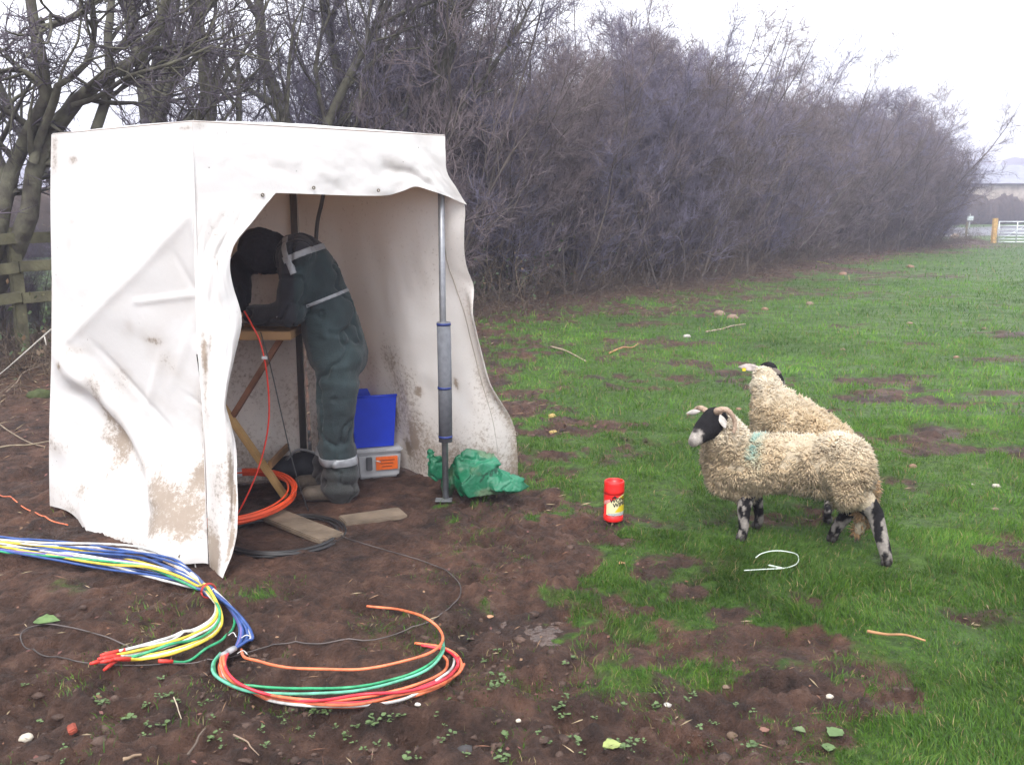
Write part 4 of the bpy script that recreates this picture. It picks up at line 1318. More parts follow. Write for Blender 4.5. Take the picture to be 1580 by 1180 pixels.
# guy rope from the far left edge to the ground outside the picture
g0 = Dt * .45 + Db * .55; g0 = W(79, 508, g0[1] + .03)
g1 = W(0, 575, g0[1] + .7); g2 = g0 + (g1 - g0) * 2.2
s_ = (float(gh(g2[0], g2[1])) - g0[2]) / (g2[2] - g0[2])
rope = tube('guy_rope', [g0, g0 + (g2 - g0) * .3 * s_ + [0, 0, -.01], g0 + (g2 - g0) * s_], .004, mat('pale_rope', (.5, .47, .42), rough=.9, var=.3, scale=80), tent, sides=6)
tube('rope_tail', [g0 + (g1 - g0) * .12, g0 + (g1 - g0) * .10 + [0, 0, -.06]], .0035, MATS['pale_rope'], rope, sides=6)

# ================================================================== INSIDE THE TENT
PINE = mat('pale_pine', (.42, .25, .09), rough=.7, var=.25, scale=6, bump=.15, bscale=60, col2=(.52, .33, .14))
REDW = mat('shaded_red_wood', (.19, .085, .05), rough=.75, var=.3, scale=8, col2=(.26, .12, .07))  # redder leg wood, its shade also put into the colour
BOARD = mat('bench_board', (.30, .17, .08), rough=.75, var=.25, scale=6, col2=(.38, .23, .11))
STEEL = mat('bolt_steel', (.5, .5, .5), rough=.35, metal=.8)

# --- folding trestle bench with crossed legs
def bench():
    Y = 4.93
    foot = GP(441, 772)
    Y = foot[1]
    top_r = W(432, 522, Y)
    cross = W(356, 645, Y)
    b = empty('trestle_bench', (cross[0], Y + .2, 0))
    tag(b, 'wooden folding bench with crossed legs inside the tent', 'bench')
    zt = top_r[2]
    x_lo = 2 * cross[0] - foot[0]
    for k, yy in enumerate((Y, Y + .46)):
        dy = np.array([0, yy - Y, 0])
        f2 = foot + dy; f2[2] = .0
        a = f2 + np.array([0, 0, .012]); d = (cross + dy) - a; tl = a + d / d[2] * (zt - .012)
        beam('pine_leg', a, tl, .028, .062, PINE, b, up=(0, 1, 0))
        tr = top_r + dy; d2 = (cross + dy) - tr
        bl = tr + d2 / abs(d2[2]) * (zt - .012)
        beam('red_leg', bl + [0, .031, 0], tr + [0, .031, 0], .028, .06, REDW, b, up=(0, 1, 0))
        c = cross + dy
        tube('bolt', [c + [.012, -.022, -.02], c + [.012, .05, -.02]], .007, STEEL, b, sides=8)
    xr, xl = W(456, 510, Y)[0], W(456, 510, Y)[0] - .72
    for k, (y0, w_) in enumerate([(Y - .06, .13), (Y + .08, .13), (Y + .22, .13), (Y + .36, .13), (Y + .5, .13)]):
        box('top_board', ((xl + xr) / 2, y0 + .005, zt + .028), (xr - xl - .01 * (k % 2), w_, .045), BOARD, b, bevel=.004)
    for s, x in ((0, foot[0] - .085), (1, x_lo + .09)):
        beam('stretcher', (x, Y + .02, .19), (x, Y + .44, .19), .022, .045, BOARD, b)
    tube('work_clamp', [(xl + .42, Y - .12, zt + .066), (xl + .42, Y + .05, zt + .066)], .012, STEEL, b)
    return zt + .05, Y, xl, xr
BENCH_Z, BENCH_Y, BXL, BXR = bench()

# --- blue crate on a pale plastic box with orange label
def crates():
    c0 = GP(592, 738); Yb = c0[1] + .12
    xl, xr = W(545, 700, Yb)[0], W(614, 700, Yb)[0]
    zt = W(600, 690, Yb - .1)[2]
    rz = math.radians(18)
    ax = [[math.cos(rz), math.sin(rz), 0], [-math.sin(rz), math.cos(rz), 0], [0, 0, 1]]
    cx = (xl + xr) / 2
    A = np.array(ax)
    L = lambda x, y, z: np.array([cx, Yb, 0]) + A.T @ np.array([x, y, z])
    g = empty('plastic_case', (cx, Yb, 0))
    tag(g, 'pale grey plastic case with orange label under the blue crate', 'case')
    GREY = mat('pale_grey_plastic', (.42, .42, .43), rough=.5, var=.12, scale=10)
    w, d = (xr - xl) * 1.0, .24
    h = zt
    box('body', L(0, 0, h * .42), (w, d, h * .84), GREY, g, ax=ax, bevel=.014, taper=.9)
    box('lid', L(0, 0, h * .9), (w * 1.06, d * 1.06, h * .17), GREY, g, ax=ax, bevel=.012)
    box('label_sticker', L(w * .17, -d / 2 - .001, h * .50), (w * .48, .008, h * .42), mat('orange_sticker', (.72, .13, .015), rough=.5, var=.12, scale=60), g, ax=ax, bevel=.001)
    for k in range(3):
        box('print_line', L(w * .17, -d / 2 - .0065, h * (.60 - .1 * k)), (w * (.34 - .06 * k), .002, h * .03), mat('sticker_print', (.28, .05, .01), rough=.6), g, ax=ax, bevel=0)
    box('latch', L(-w * .22, -d / 2 - .008, h * .52), (.035, .02, h * .42), mat('dark_latch', (.08, .08, .085), rough=.5), g, ax=ax, bevel=.004)
    tube('handle', catmull([L(-w * .1, -d / 2 - .01, h * .6), L(-w * .05, -d / 2 - .03, h * .62), L(w * .02, -d / 2 - .012, h * .56)], 5), .003, mat('white_wire', (.75, .75, .72)), g, sides=6)
    # the crate: four tapering sides, a floor and a rolled rim
    b = empty('blue_crate', L(-.01, 0, h))
    tag(b, 'open blue plastic crate behind the bent worker', 'crate')
    BL = mat('blue_plastic', (.012, .045, .52), rough=.4, var=.12, scale=8, spec=.45)
    z0, z1 = h * .99 + .004, W(600, 604, Yb)[2]
    hw0, hd0, hw1, hd1 = .115, .095, .135, .115
    t = .006
    def ringv(hw, hd, z): return [L(-hw - .02, -hd, z), L(hw - .02, -hd, z), L(hw - .02, hd, z), L(-hw - .02, hd, z)]
    V = ringv(hw0, hd0, z0) + ringv(hw1, hd1, z1) + ringv(hw1 - t, hd1 - t, z1) + ringv(hw0 - t, hd0 - t, z0 + t)
    F = [(3, 2, 1, 0)]
    for r in range(3):
        for k in range(4):
            F.append((r * 4 + k, r * 4 + (k + 1) % 4, r * 4 + 4 + (k + 1) % 4, r * 4 + 4 + k))
    F.append((12, 13, 14, 15))
    me = bpy.data.meshes.new('shell'); me.from_pydata([Vector(v) for v in V], [], F)
    link_mesh('shell', me, BL, b, smooth=False)
    rim = ringv(hw1 + .002, hd1 + .002, z1 - .006); rim.append(rim[0])
    tube('rim', rim, .006, BL, b, sides=8)
crates()

# --- black tool case and tool bag on the floor behind the bench
def toolcase():
    c = GP(430, 724); Y = c[1] + .15
    x0, x1 = W(383, 700, Y)[0], W(476, 700, Y)[0]
    BK = mat('black_plastic', (.025, .025, .028), rough=.45, var=.2)
    g = empty('tool_case', ((x0 + x1) / 2, Y, 0))
    tag(g, 'black tool case with grey lid panel on the tent floor', 'tool case')
    h = W(430, 664, Y)[2]
    cx = (x0 + x1) / 2; w = x1 - x0
    box('body', (cx, Y, h * .3), (w, .24, h * .6), BK, g, bevel=.015)
    box('lid', (cx, Y + .01, h * .8), (w * .98, .23, h * .38), BK, g, bevel=.02)
    box('grey_panel', (cx - .03, Y - .106, h * .83), (w * .66, .012, h * .2), mat('grey_panel', (.27, .27, .29), rough=.5, var=.15), g, bevel=.003)
    tube('handle', catmull([(x0 + .03, Y - .06, h * 1.0), (x0 + .06, Y - .06, h * 1.07), (x1 - .1, Y - .06, h * 1.09), (x1 - .06, Y - .06, h * 1.0)], 6), .011, BK, g)
    for x in (cx - .09, cx + .07):
        box('latch', (x, Y - .125, h * .6), (.04, .015, .05), mat('grey_latch', (.3, .3, .31), rough=.45), g, bevel=.003)
    # low bag in front of it, between bench and worker
    c2 = GP(470, 752); Y2 = c2[1] + .1
    prims = chain([(c2[0] - .16, Y2, .07), (c2[0] - .02, Y2 + .02, .09), (c2[0] + .12, Y2 + .04, .07)], [(.09, .09, .07), (.1, .1, .09), (.08, .09, .07)])
    me = blob('tool_bag', prims, .012, 4)
    v, n = mesh_arrays(me); set_co(me, v + n * (.012 * fbm(v[:, 0] * 14, v[:, 1] * 14, v[:, 2] * 14, octv=3, seed=5))[:, None])
    tb = link_mesh('tool_bag', me, mat('black_bag_cloth', (.018, .019, .024), rough=.8, var=.25))
    tag(tb, 'slumped black tool bag in front of the tool case', 'bag')
    tube('strap', catmull([(c2[0] - .12, Y2 - .02, .14), (c2[0] - .04, Y2 - .05, .21), (c2[0] + .06, Y2 - .03, .18), (c2[0] + .1, Y2 - .02, .13)], 6), .008, mat('grey_strap', (.2, .2, .21), rough=.8), tb)
toolcase()

# --- coils
ORANGE = mat('orange_cable', (.78, .085, .022), rough=.42, var=.12, scale=20, spec=.5)
REDC = mat('red_cable', (.70, .05, .03), rough=.42, var=.12, scale=20)
BLACKC = mat('black_cable', (.022, .021, .022), rough=.4, var=.2, spec=.5)
def coil(name, label, cat, centre, rx, ry, tilt, n, spread, rw, m, seed, wob=.06):
    rg = np.random.default_rng(seed)
    g = empty(name, centre * np.array([1, 1, 1]))
    tag(g, label, cat)
    e1, e2 = tilt
    for k in range(n):
        a = np.linspace(0, 2 * math.pi, 60)
        ph, am = rg.uniform(0, 6.28), rg.uniform(-.5, .5)
        nn = np.cross(e1, e2)
        o1, o2 = rg.normal(0, spread), rg.normal(0, spread * .9)
        s = 1 + wob * rg.uniform(-.4, .4)
        r_ = (1 + o1 / rx)
        P = [centre + (rx * r_ * s * math.cos(x) + .004 * math.sin(3 * x + ph)) * e1 + (ry * r_ * s * math.sin(x) + .006 * math.sin(2 * x + ph)) * e2 + nn * (o2 + .004 * math.sin(2 * x + ph * 2)) for x in a]
        tube('turn', P, rw, m, g, sides=6)
    return g
cc = W(362, 764, 4.72)
e1 = np.array([1.0, .05, 0]); e1 /= np.linalg.norm(e1)
e2 = np.array([0, .93, .10]); e2 = e2 / np.linalg.norm(e2)
ORC = coil('orange_cable_coil', 'coil of bright orange cable taped in a ring against the bench leg', 'cable coil', cc, .305, .34, (e1, e2), 14, .009, .0055, ORANGE, 3, .01)
for ang in (1.80, -1.30):
    c = cc + .305 * math.cos(ang) * e1 + .34 * math.sin(ang) * e2
    tdir = -.305 * math.sin(ang) * e1 + .34 * math.cos(ang) * e2; tdir /= np.linalg.norm(tdir)
    tube('tape', [c - tdir * .016, c + tdir * .016], .027, mat('grey_white_tape', (.55, .56, .6), rough=.5), ORC, sides=12)
bc = GP(436, 826, .012)
coil('black_cable_coil', 'loose coil of black cable lying on the mud in the tent doorway', 'cable coil', bc, .285, .27, (np.array([1.0, 0, 0]), np.array([0, 1.0, 0])), 7, .012, .0055, BLACKC, 4, .04)
# thin red lead from the bench and thin black one beside it
o = tube('red_lead', catmull([W(377, 480, 4.80), W(388, 500, 4.74), (W(402, 530, 4.72)), W(412, 580, 4.72), W(415, 640, 4.72), W(408, 690, 4.71), W(394, 735, 4.66), W(376, 775, 4.62), W(362, 800, 4.60)], 8), .0045, REDC, None, sides=7)
tag(o, 'thin red cable hanging from the bench into the orange coil', 'cable')
box('lead_tag', W(408, 552, 4.705), (.03, .004, .016), mat('white_tag', (.75, .76, .78), rough=.4), o, bevel=.001)
o = tube('black_lead', catmull([W(402, 512, 4.78), W(416, 560, 4.77), W(430, 620, 4.76), W(446, 690, 4.74), W(462, 750, 4.72), GP(476, 788, .01)], 8), .003, BLACKC, None, sides=6)
tag(o, 'thin black wire running from the bench down to the black coil', 'cable')
# duckboards half sunk in the mud
for i, (a, b, w_, lab) in enumerate([((405, 792), (512, 832), .15, 'muddy board lying inside the black cable coil'), ((528, 806), (622, 792), .14, 'muddy board lying right of the black coil in the doorway')]):
    pa, pb = GP(*a), GP(*b)
    pa[2] = pb[2] = max(pa[2], pb[2]) + .004
    o = beam('board', pa, pb, w_, .026, mat('muddy_board', (.16, .12, .085), rough=.8, var=.35, scale=7, bump=.3, bscale=50), None, bevel=.005)
    tag(o, lab, 'board')

# ================================================================== PERSON
def person():
    Y = 5.02
    Wp = lambda px, py, dy=0.0: W(px, py, Y + dy)
    rgp = np.random.default_rng(12)
    pel = Wp(518, 545); waist = Wp(503, 482); chest = Wp(478, 425); sh = Wp(462, 398)
    hipL, hipR = Wp(520, 562, -.09), Wp(522, 562, .09)
    footL, footR = GP(510, 777), GP(545, 752)
    footL[2] = footR[2] = 0.0
    kneeL = np.array([Wp(520, 660, -.1)[0], (hipL[1] + footL[1]) / 2, .46]); kneeR = np.array([Wp(520, 650, .1)[0] + .01, hipR[1], .47])
    ankL = footL + np.array([.05, .03, .09]); ankR = footR + np.array([.03, .05, .09])
    ankL[0] = Wp(530, 740)[0]; ankR[0] = Wp(505, 740)[0]
    ankL[1] = 4.92; ankR[1] = 5.13
    shL, shR = Wp(462, 398, -.16), Wp(455, 396, .17)
    elL = Wp(448, 484, -.20); wrL = Wp(392, 484, -.10); 
    elR = Wp(366, 404, .22); wrR = Wp(372, 476, .08)
    neck = Wp(448, 388); head = Wp(410, 386); 
    # --- body: one continuous skin surface with hands
    B = []
    B += chain([pel, waist, chest, sh], [(.13, .16, .12), (.115, .15, .12), (.125, .17, .12), (.11, .16, .10)])
    B += chain([sh, neck, head], [.07, .058, .07])
    B += chain([hipL, kneeL, ankL], [.085, .055, .04]) + chain([hipR, kneeR, ankR], [.085, .055, .04])
    B += chain([shL, elL, wrL], [.055, .042, .028]) + chain([shR, elR, wrR], [.055, .042, .028])
    B += chain([ankL, ankL + [-.10, -.02, -.045]], [.038, .03]) + chain([ankR, ankR + [-.10, -.02, -.045]], [.038, .03])
    hd = unit(np.array([-.62, 0, -.78]))              # the way the crown points away from the neck is left, face looks down
    B += [(head + [-.015, 0, .0], (.105, .078, .095)), (head + [-.01, 0, -.06], (.07, .062, .07)), (head + [-.035, 0, -.115], (.016, .014, .022))]
    for s in (-1, 1):
        B += [(head + [.01, s * .070, -.02], (.018, .008, .026)), (head + [-.05, s * .03, -.088], .012)]
    def hand(wr, direc, side):
        P = []
        d = unit(np.asarray(direc, float)); upv = np.array([0, 0, 1.0]); lat = unit(np.cross(d, upv)) * side
        palm = wr + d * .045
        P += [(wr + d * t * .085 + lat * o, (.021, .021, .014)) for t in (.2, .6, 1.0) for o in (-.022, 0, .022)]
        for k, (o, L) in enumerate(((-.032, .058), (-.011, .072), (.011, .078), (.032, .070))):
            b0 = wr + d * .085 + lat * o
            b1 = b0 + d * L * .45 + [0, 0, -.006]; b2 = b1 + d * L * .3 + [0, 0, -.020]; b3 = b2 + d * L * .12 + [0, 0, -.022]
            P += chain([b0, b1, b2, b3], [.0095, .009, .0085, .0075], .6)
        t0 = wr + d * .03 + lat * .03
        P += chain([t0, t0 + d * .03 + lat * .028, t0 + d * .062 + lat * .026 + [0, 0, -.014]], [.012, .0105, .009], .6)
        return P
    B += hand(wrL, (-1, .15, -.12), 1) + hand(wrR, (-.6, -.35, -.5), -1)
    body = blob('person', B, .0075, 3)
    v, n = mesh_arrays(body)
    o = link_mesh('person', body, mat('skin', (.42, .25, .18), rough=.55, var=.1, scale=20))
    tag(o, 'worker in dark green overalls and dark hat bent over a bench in the tent', 'person')
    # --- overalls
    C = []
    C += chain([pel + [.005, 0, 0], waist + [.012, 0, 0], chest + [.008, 0, .0], sh + [.01, 0, .01]], [(.172, .20, .15), (.158, .19, .15), (.165, .215, .15), (.145, .205, .13)], .25)
    C += chain([sh + [.02, 0, .02], Wp(452, 388)], [(.09, .11, .085), (.07, .08, .07)])
    C += [(pel + [.055, -.08, -.03], (.11, .105, .13)), (pel + [.055, .08, -.03], (.11, .105, .13))]
    C += chain([hipL, (hipL + kneeL) / 2, kneeL, (kneeL + ankL) / 2, ankL + [0, 0, -.01]], [.128, .118, .108, .104, .110]) + chain([hipR, (hipR + kneeR) / 2, kneeR, (kneeR + ankR) / 2, ankR + [0, 0, -.01]], [.128, .116, .106, .102, .108])
    C += chain([shL + [-.01, 0, -.0], elL, wrL], [.10, .078, .058]) + chain([shR, elR, wrR], [.096, .076, .06])
    C += chain([sh + [.05, -.06, .035], sh + [.05, .06, .035]], [(.075, .05, .06), (.075, .05, .06)])       # bunched hood
    C += chain([sh + [.005, -.05, .055], sh + [-.02, .05, .05]], [.045, .04])
    cov = blob('overalls', C, .011, 5)
    v, n = mesh_arrays(cov)
    w1 = fbm(v[:, 0] * 7, v[:, 1] * 7, v[:, 2] * 11, octv=2, seed=40); w2 = fbm(v[:, 0] * 22 + v[:, 2] * 9, v[:, 1] * 16, v[:, 2] * 30, octv=2, seed=41)
    low = sstep(.45, .1, v[:, 2])
    w3 = np.abs(fbm(v[:, 0] * 6 + v[:, 2] * 2, v[:, 1] * 6, v[:, 2] * 7 - v[:, 0] * 5, octv=2, seed=45))
    v2 = v + n * (.011 * w1 + .0012 * w2 + .005 * low * np.sin(v[:, 2] * 75 + v[:, 1] * 20) - .020 * np.exp(-(w3 / .07) ** 2))[:, None]
    set_co(cov, v2)
    # cloth colours: green body, navy-black sleeves, shoulders and front
    Pxz = v2
    navy = np.array([.015, .0155, .021]); green = np.array([.014, .024, .027]); green2 = np.array([.021, .036, .039])
    f = sstep(-.02, .05, (Pxz[:, 0] - (sh[0] + .02)) * .8 - (Pxz[:, 2] - sh[2] + .02) * .9)
    shade = sstep(-.3, .4, fbm(v[:, 0] * 5, v[:, 1] * 5, v[:, 2] * 5, octv=3, seed=42))[:, None]
    col = navy * (1 - f[:, None]) + (green * (1 - shade) + green2 * shade) * f[:, None]
    arm = np.minimum.reduce([np.linalg.norm(v - (a * (1 - t) + b * t), axis=1) for a, b in ((elL, wrL), (shR, elR), (elR, wrR), (shL, elL)) for t in np.linspace(0, 1, 6)])
    col = np.where((arm < .10)[:, None] & (v[:, 0] < sh[0] + .02)[:, None], navy * 1.15, col)
    front = sstep(.0, -.05, v[:, 0] - (waist[0] - .075 - .10 * (v[:, 2] - 1.0))) * (v[:, 2] < 1.25)
    col = col * (1 - front[:, None]) + navy * front[:, None]
    mudl = sstep(.35, .05, v[:, 2] + .1 * w1)[:, None] * .35
    col = col * (1 - mudl) + np.array([.07, .052, .04]) * mudl
    set_cols(cov, col)
    cv = link_mesh('overalls', cov, mat('overall_cloth', attr='Col', rough=.85, var=.25, scale=14, bump=.3, bscale=140, sheen=.15), o)
    # reflective tapes: exact bands cut out of the cloth surface and lifted off it
    GREYT = mat('reflective_tape', (.30, .31, .33), rough=.4, var=.15, scale=30)
    def strip(name, planes, lift=.0035, away=None):
        bm = bmesh.new(); bm.from_mesh(cov); bm.normal_update()
        for co, no in planes:
            bmesh.ops.bisect_plane(bm, geom=bm.verts[:] + bm.edges[:] + bm.faces[:], plane_co=Vector(co), plane_no=Vector(no), clear_outer=True)
        if away is not None:
            bmesh.ops.delete(bm, geom=[f for f in bm.faces if away(np.array(f.calc_center_median()))], context='FACES')
        bm.verts.ensure_lookup_table()
        if not bm.faces: bm.free(); return
        for v_ in bm.verts: v_.co += v_.normal * lift
        bmesh.ops.solidify(bm, geom=bm.faces[:], thickness=.005)
        me_ = bpy.data.meshes.new(name); bm.to_mesh(me_); bm.free()
        if me_.color_attributes: me_.color_attributes.remove(me_.color_attributes[0])
        me_.materials.clear()
        link_mesh(name, me_, GREYT, cv)
    def band(a, b, hw, t0, t1, extra=()):
        pa, pb = Wp(*a), Wp(*b)
        d = unit(pb - pa); nn = np.cross(d, [0, 1.0, 0]); nn /= np.linalg.norm(nn); L = np.linalg.norm(pb - pa)
        return [(pa + nn * hw, nn), (pa - nn * hw, -nn), (pa + d * t0, -d), (pa + d * (L + t1), d), *extra]
    armj = [(elL, wrL), (shR, elR), (elR, wrR), (shL, elL)]
    armd = lambda c: min(np.linalg.norm(c - (a_ * (1 - t) + b_ * t)) for a_, b_ in armj for t in np.linspace(0, 1, 6))
    strip('shoulder_tape', band((462, 396), (505, 378), .016, -.03, .3))
    strip('yoke_tape', band((450, 374), (470, 418), .015, -.03, .0, [((0, Y, 0), (0, 1, 0))]))
    strip('waist_piping', band((458, 478), (540, 446), .0085, -.06, .3), away=lambda c: armd(c) < .08)
    zb = Wp(530, 700)[2]
    strip('ankle_tape', [((0, 0, zb + .022), (0, 0, 1)), ((0, 0, zb - .022), (0, 0, -1))])
    # --- knitted hat, pulled low, and boots
    hat = blob('hood', [(head + [-.03, 0, .022], (.115, .093, .100)), (head + [-.075, 0, .0], (.075, .085, .085)), (head + [.02, 0, .02], (.1, .088, .085)), (head + [.055, 0, .0], (.08, .088, .08)), (head + [-.005, 0, -.045], (.092, .098, .085)), (head + [.04, 0, -.05], (.08, .085, .08))], .009, 5)
    v, n = mesh_arrays(hat); set_co(hat, v + n * (.003 * np.sin(v[:, 1] * 400) + .006 * fbm(v[:, 0] * 14, v[:, 1] * 14, v[:, 2] * 14, octv=2, seed=6))[:, None])
    link_mesh('hood', hat, mat('dark_knit', (.021, .021, .027), rough=.95, var=.3, scale=60, bump=.4, bscale=200), o)
    for nm, f_, a_ in (('boot', footL, ankL), ('boot', footR, ankR)):
        toe = np.array([a_[0] - .155, a_[1] - .03, .045]); heel = np.array([a_[0] + .035, a_[1], .045])
        bt = blob(nm, chain([heel, (heel + toe) / 2, toe], [(.05, .045, .048), (.055, .05, .05), (.06, .055, .045)]) + chain([heel + [-.03, 0, .01], a_ + [0, 0, .05]], [.05, .055]), .01, 4)
        v, n = mesh_arrays(bt); v[:, 2] = np.maximum(v[:, 2], .0); set_co(bt, v)
        link_mesh(nm, bt, mat('muddy_boot', (.085, .066, .05), rough=.8, var=.4, scale=18, bump=.3, bscale=60), o)
person()

# ================================================================== SHEEP
def locks(name, P, N, L, rg, root, base_col, tip_col, m, droop=.62, r0=.0040, flow=None):
    """Wool: short curling tapered locks rooted in the skin, gathered in clumps by a shared noise field."""
    n = len(P)
    cl = np.stack([fbm(P[:, 0] * 26 + s * 11, P[:, 1] * 26, P[:, 2] * 26, octv=2, seed=90 + s) for s in range(3)], 1)
    d = unit(N * .62 + cl * .72 + rg.normal(0, .14, P.shape) - UP * droop * .45 + (0 if flow is None else flow))
    k = 3
    pts = [P - N * .006]
    for i in range(k - 1):
        pts.append(pts[-1] + d * (L / (k - 1))[:, None])
        d = unit(d - UP * droop * .42 + rg.normal(0, .22, P.shape) + cl * .3)
    pts = np.stack(pts, 1)
    rad = (r0 * rg.uniform(.7, 1.3, n))[:, None] * np.array([.9, 1.0, .2])[None]
    v, q, t = tubes_np(pts, rad, 3, tip=True)
    shade = rg.uniform(.88, 1.1, n)[:, None, None]
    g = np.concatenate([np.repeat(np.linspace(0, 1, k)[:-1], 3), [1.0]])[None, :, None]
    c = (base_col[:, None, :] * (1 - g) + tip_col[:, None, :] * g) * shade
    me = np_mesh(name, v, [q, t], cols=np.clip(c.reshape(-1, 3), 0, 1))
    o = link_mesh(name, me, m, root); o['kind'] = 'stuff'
    return o

WOOL = mat('fleece_wool', attr='Col', rough=.95, var=.10, scale=9, trans=.18, sheen=.2)
SKINW = mat('sheep_hide', attr='Col', rough=.9, var=.25, scale=50, bump=.5, bscale=260, spec=.12)
HORN = mat('horn', (.36, .24, .17), rough=.55, var=.3, scale=40, bump=.6, bscale=120, col2=(.50, .36, .26))
HOOF = mat('hoof', (.03, .026, .022), rough=.6, var=.3)
EYEM = mat('eye_glossy', (.015, .012, .008), rough=.08, var=.1, spec=.6)

def ellipsoid_mesh(name, c, axes, sub=3, fn=None):
    bm = bmesh.new(); bmesh.ops.create_icosphere(bm, subdivisions=sub, radius=1.0)
    A = np.asarray(axes, float)
    for v in bm.verts:
        p = np.array(v.co)
        if fn is not None: p = fn(p)
        v.co = Vector(np.asarray(c) + p @ A)
    me = bpy.data.meshes.new(name); bm.to_mesh(me); bm.free()
    return me

def build_sheep(name, label, torso, neckp, headp, legs, tail, poll, muzzle, horns, ears, seed, nlock, mark=None, dirty=0.0, crease=None, eye_side=None):
    rg = np.random.default_rng(seed)
    wool_part = torso + neckp + tail
    allp = wool_part + headp
    for pts, rads in legs: allp = allp + chain(pts, rads, .4)
    body = blob(name, allp, .0095, 4)
    v, n = mesh_arrays(body)
    # hide colours
    cream = np.array([.46, .38, .27]); black = np.array([.012, .011, .012]); white = np.array([.34, .305, .27])
    col = np.tile(cream, (len(v), 1))
    hp = np.array([p for p, r in headp]); hr = np.array([np.max(r) for p, r in headp])
    dh = np.min(np.linalg.norm(v[:, None] - hp[None], axis=2) - hr[None], axis=1)
    wp = np.array([p for p, r in neckp]); wr = np.array([np.max(r) for p, r in neckp])
    dn = np.min(np.linalg.norm(v[:, None] - wp[None], axis=2) - wr[None], axis=1)
    ishead = (dh < .012) & (dh < dn + .004)
    nz = fbm(v[:, 0] * 45, v[:, 1] * 45, v[:, 2] * 45, octv=3, seed=seed)
    axis_ = unit(muzzle - poll); t = (v - poll) @ axis_ / np.linalg.norm(muzzle - poll)
    wm = sstep(.80, .95, t + .13 * nz)
    hc = black * (1 - wm[:, None]) + white * wm[:, None]
    nose = np.exp(-(np.linalg.norm(v - (muzzle + axis_ * .030 + UP * .006), axis=1) / .016) ** 2)[:, None]
    hc = hc * (1 - .75 * nose) + black * .75 * nose
    patch = sstep(.50, .62, vnoise(v[:, 0] * 30, v[:, 1] * 30, v[:, 2] * 30, seed=seed + 3))[:, None] * .35
    hc = hc * (1 - patch) + white * .6 * patch
    col[ishead] = hc[ishead]
    for pts, rads in legs:
        top = pts[0][2]
        pl = np.concatenate([np.linspace(a, b, 8) for a, b in zip(pts[:-1], pts[1:])])
        dl = np.min(np.linalg.norm(v[:, None] - pl[None], axis=2), axis=1)
        isl = (dl < .05) & (v[:, 2] < pts[0][2] + .0)
        bl = sstep(-.08, .12, fbm(v[:, 0] * 28, v[:, 1] * 28, v[:, 2] * 20, octv=3, seed=seed + 9) + .9 * (v[:, 2] - .08) * 4.0)
        lc = white * .75 * (1 - bl[:, None]) + black * bl[:, None]
        mud = sstep(.07, .01, v[:, 2])[:, None]
        lc = lc * (1 - mud) + np.array([.035, .028, .022]) * mud
        col[isl] = lc[isl]
    set_cols(body, np.clip(col, 0, 1))
    o = link_mesh(name, body, SKINW)
    tag(o, label, 'sheep', 'sheep in the pasture')
    # fleece
    src = blob('wool_src', wool_part, .014, 4)
    sv, sn = mesh_arrays(src)
    part_ = np.abs(fbm(sv[:, 0] * 7 + 3, sv[:, 1] * 7, sv[:, 2] * 4, octv=2, seed=seed + 40))
    set_co(src, sv + sn * (.011 * fbm(sv[:, 0] * 15, sv[:, 1] * 15, sv[:, 2] * 15, octv=2, seed=seed + 41) - .014 * np.exp(-(part_ / .05) ** 2) - .022 * (0 if crease is None else np.exp(-(((sv - crease[0]) @ crease[1]) / .016) ** 2)))[:, None])
    P, N = sample_surface(src, nlock, rg)
    keep = np.min(np.linalg.norm(P[:, None] - hp[None], axis=2) - hr[None] * 1.0, axis=1) > -.004
    P, N = P[keep], N[keep]
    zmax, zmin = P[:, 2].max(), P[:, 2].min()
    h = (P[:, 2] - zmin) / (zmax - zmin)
    L = rg.uniform(.022, .045, len(P)) * (1.25 - .45 * h) * (1 - .35 * sstep(.10, 0, np.min(np.linalg.norm(P[:, None] - hp[None], axis=2) - hr[None], axis=1)))
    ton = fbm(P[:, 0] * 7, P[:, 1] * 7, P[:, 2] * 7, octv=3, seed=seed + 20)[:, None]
    top = sstep(.62, .92, h)[:, None]  # skylight on the back put into paler tips, with cleaner wool there
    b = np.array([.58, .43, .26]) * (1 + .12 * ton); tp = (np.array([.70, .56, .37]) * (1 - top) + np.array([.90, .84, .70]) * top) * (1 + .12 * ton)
    dirt_shade = np.clip(sstep(.38, .0, h)[:, None] * .75 + dirty + .22 * fbm(P[:, 0] * 12, P[:, 1] * 12, P[:, 2] * 9, octv=3, seed=seed + 30)[:, None], 0, 1)
    b = b * (1 - .35 * dirt_shade); tp = tp * (1 - dirt_shade) + np.array([.40, .29, .17]) * dirt_shade
    if mark is not None:
        mw = np.exp(-(((P - mark[0]) @ mark[1]) / mark[2]) ** 2 - ((P - mark[0])[:, 2] / mark[3]) ** 2)
        mw = np.clip(mw * (1.0 + .9 * fbm(P[:, 0] * 30, P[:, 1] * 30, P[:, 2] * 30, octv=2, seed=3)), 0, 1)[:, None] * .75
        b = b * (1 - mw) + np.array([.10, .32, .30]) * mw; tp = tp * (1 - mw) + np.array([.22, .50, .46]) * mw
    tl = np.array([p for p, r in tail]) if tail else None
    if tail:
        dt = np.min(np.linalg.norm(P[:, None] - tl[None], axis=2), axis=1) < .05
        b[dt] = b[dt] * np.array([.75, .58, .42]); tp[dt] = tp[dt] * np.array([.82, .66, .48])
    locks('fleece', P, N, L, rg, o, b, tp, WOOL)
    bpy.data.meshes.remove(src)
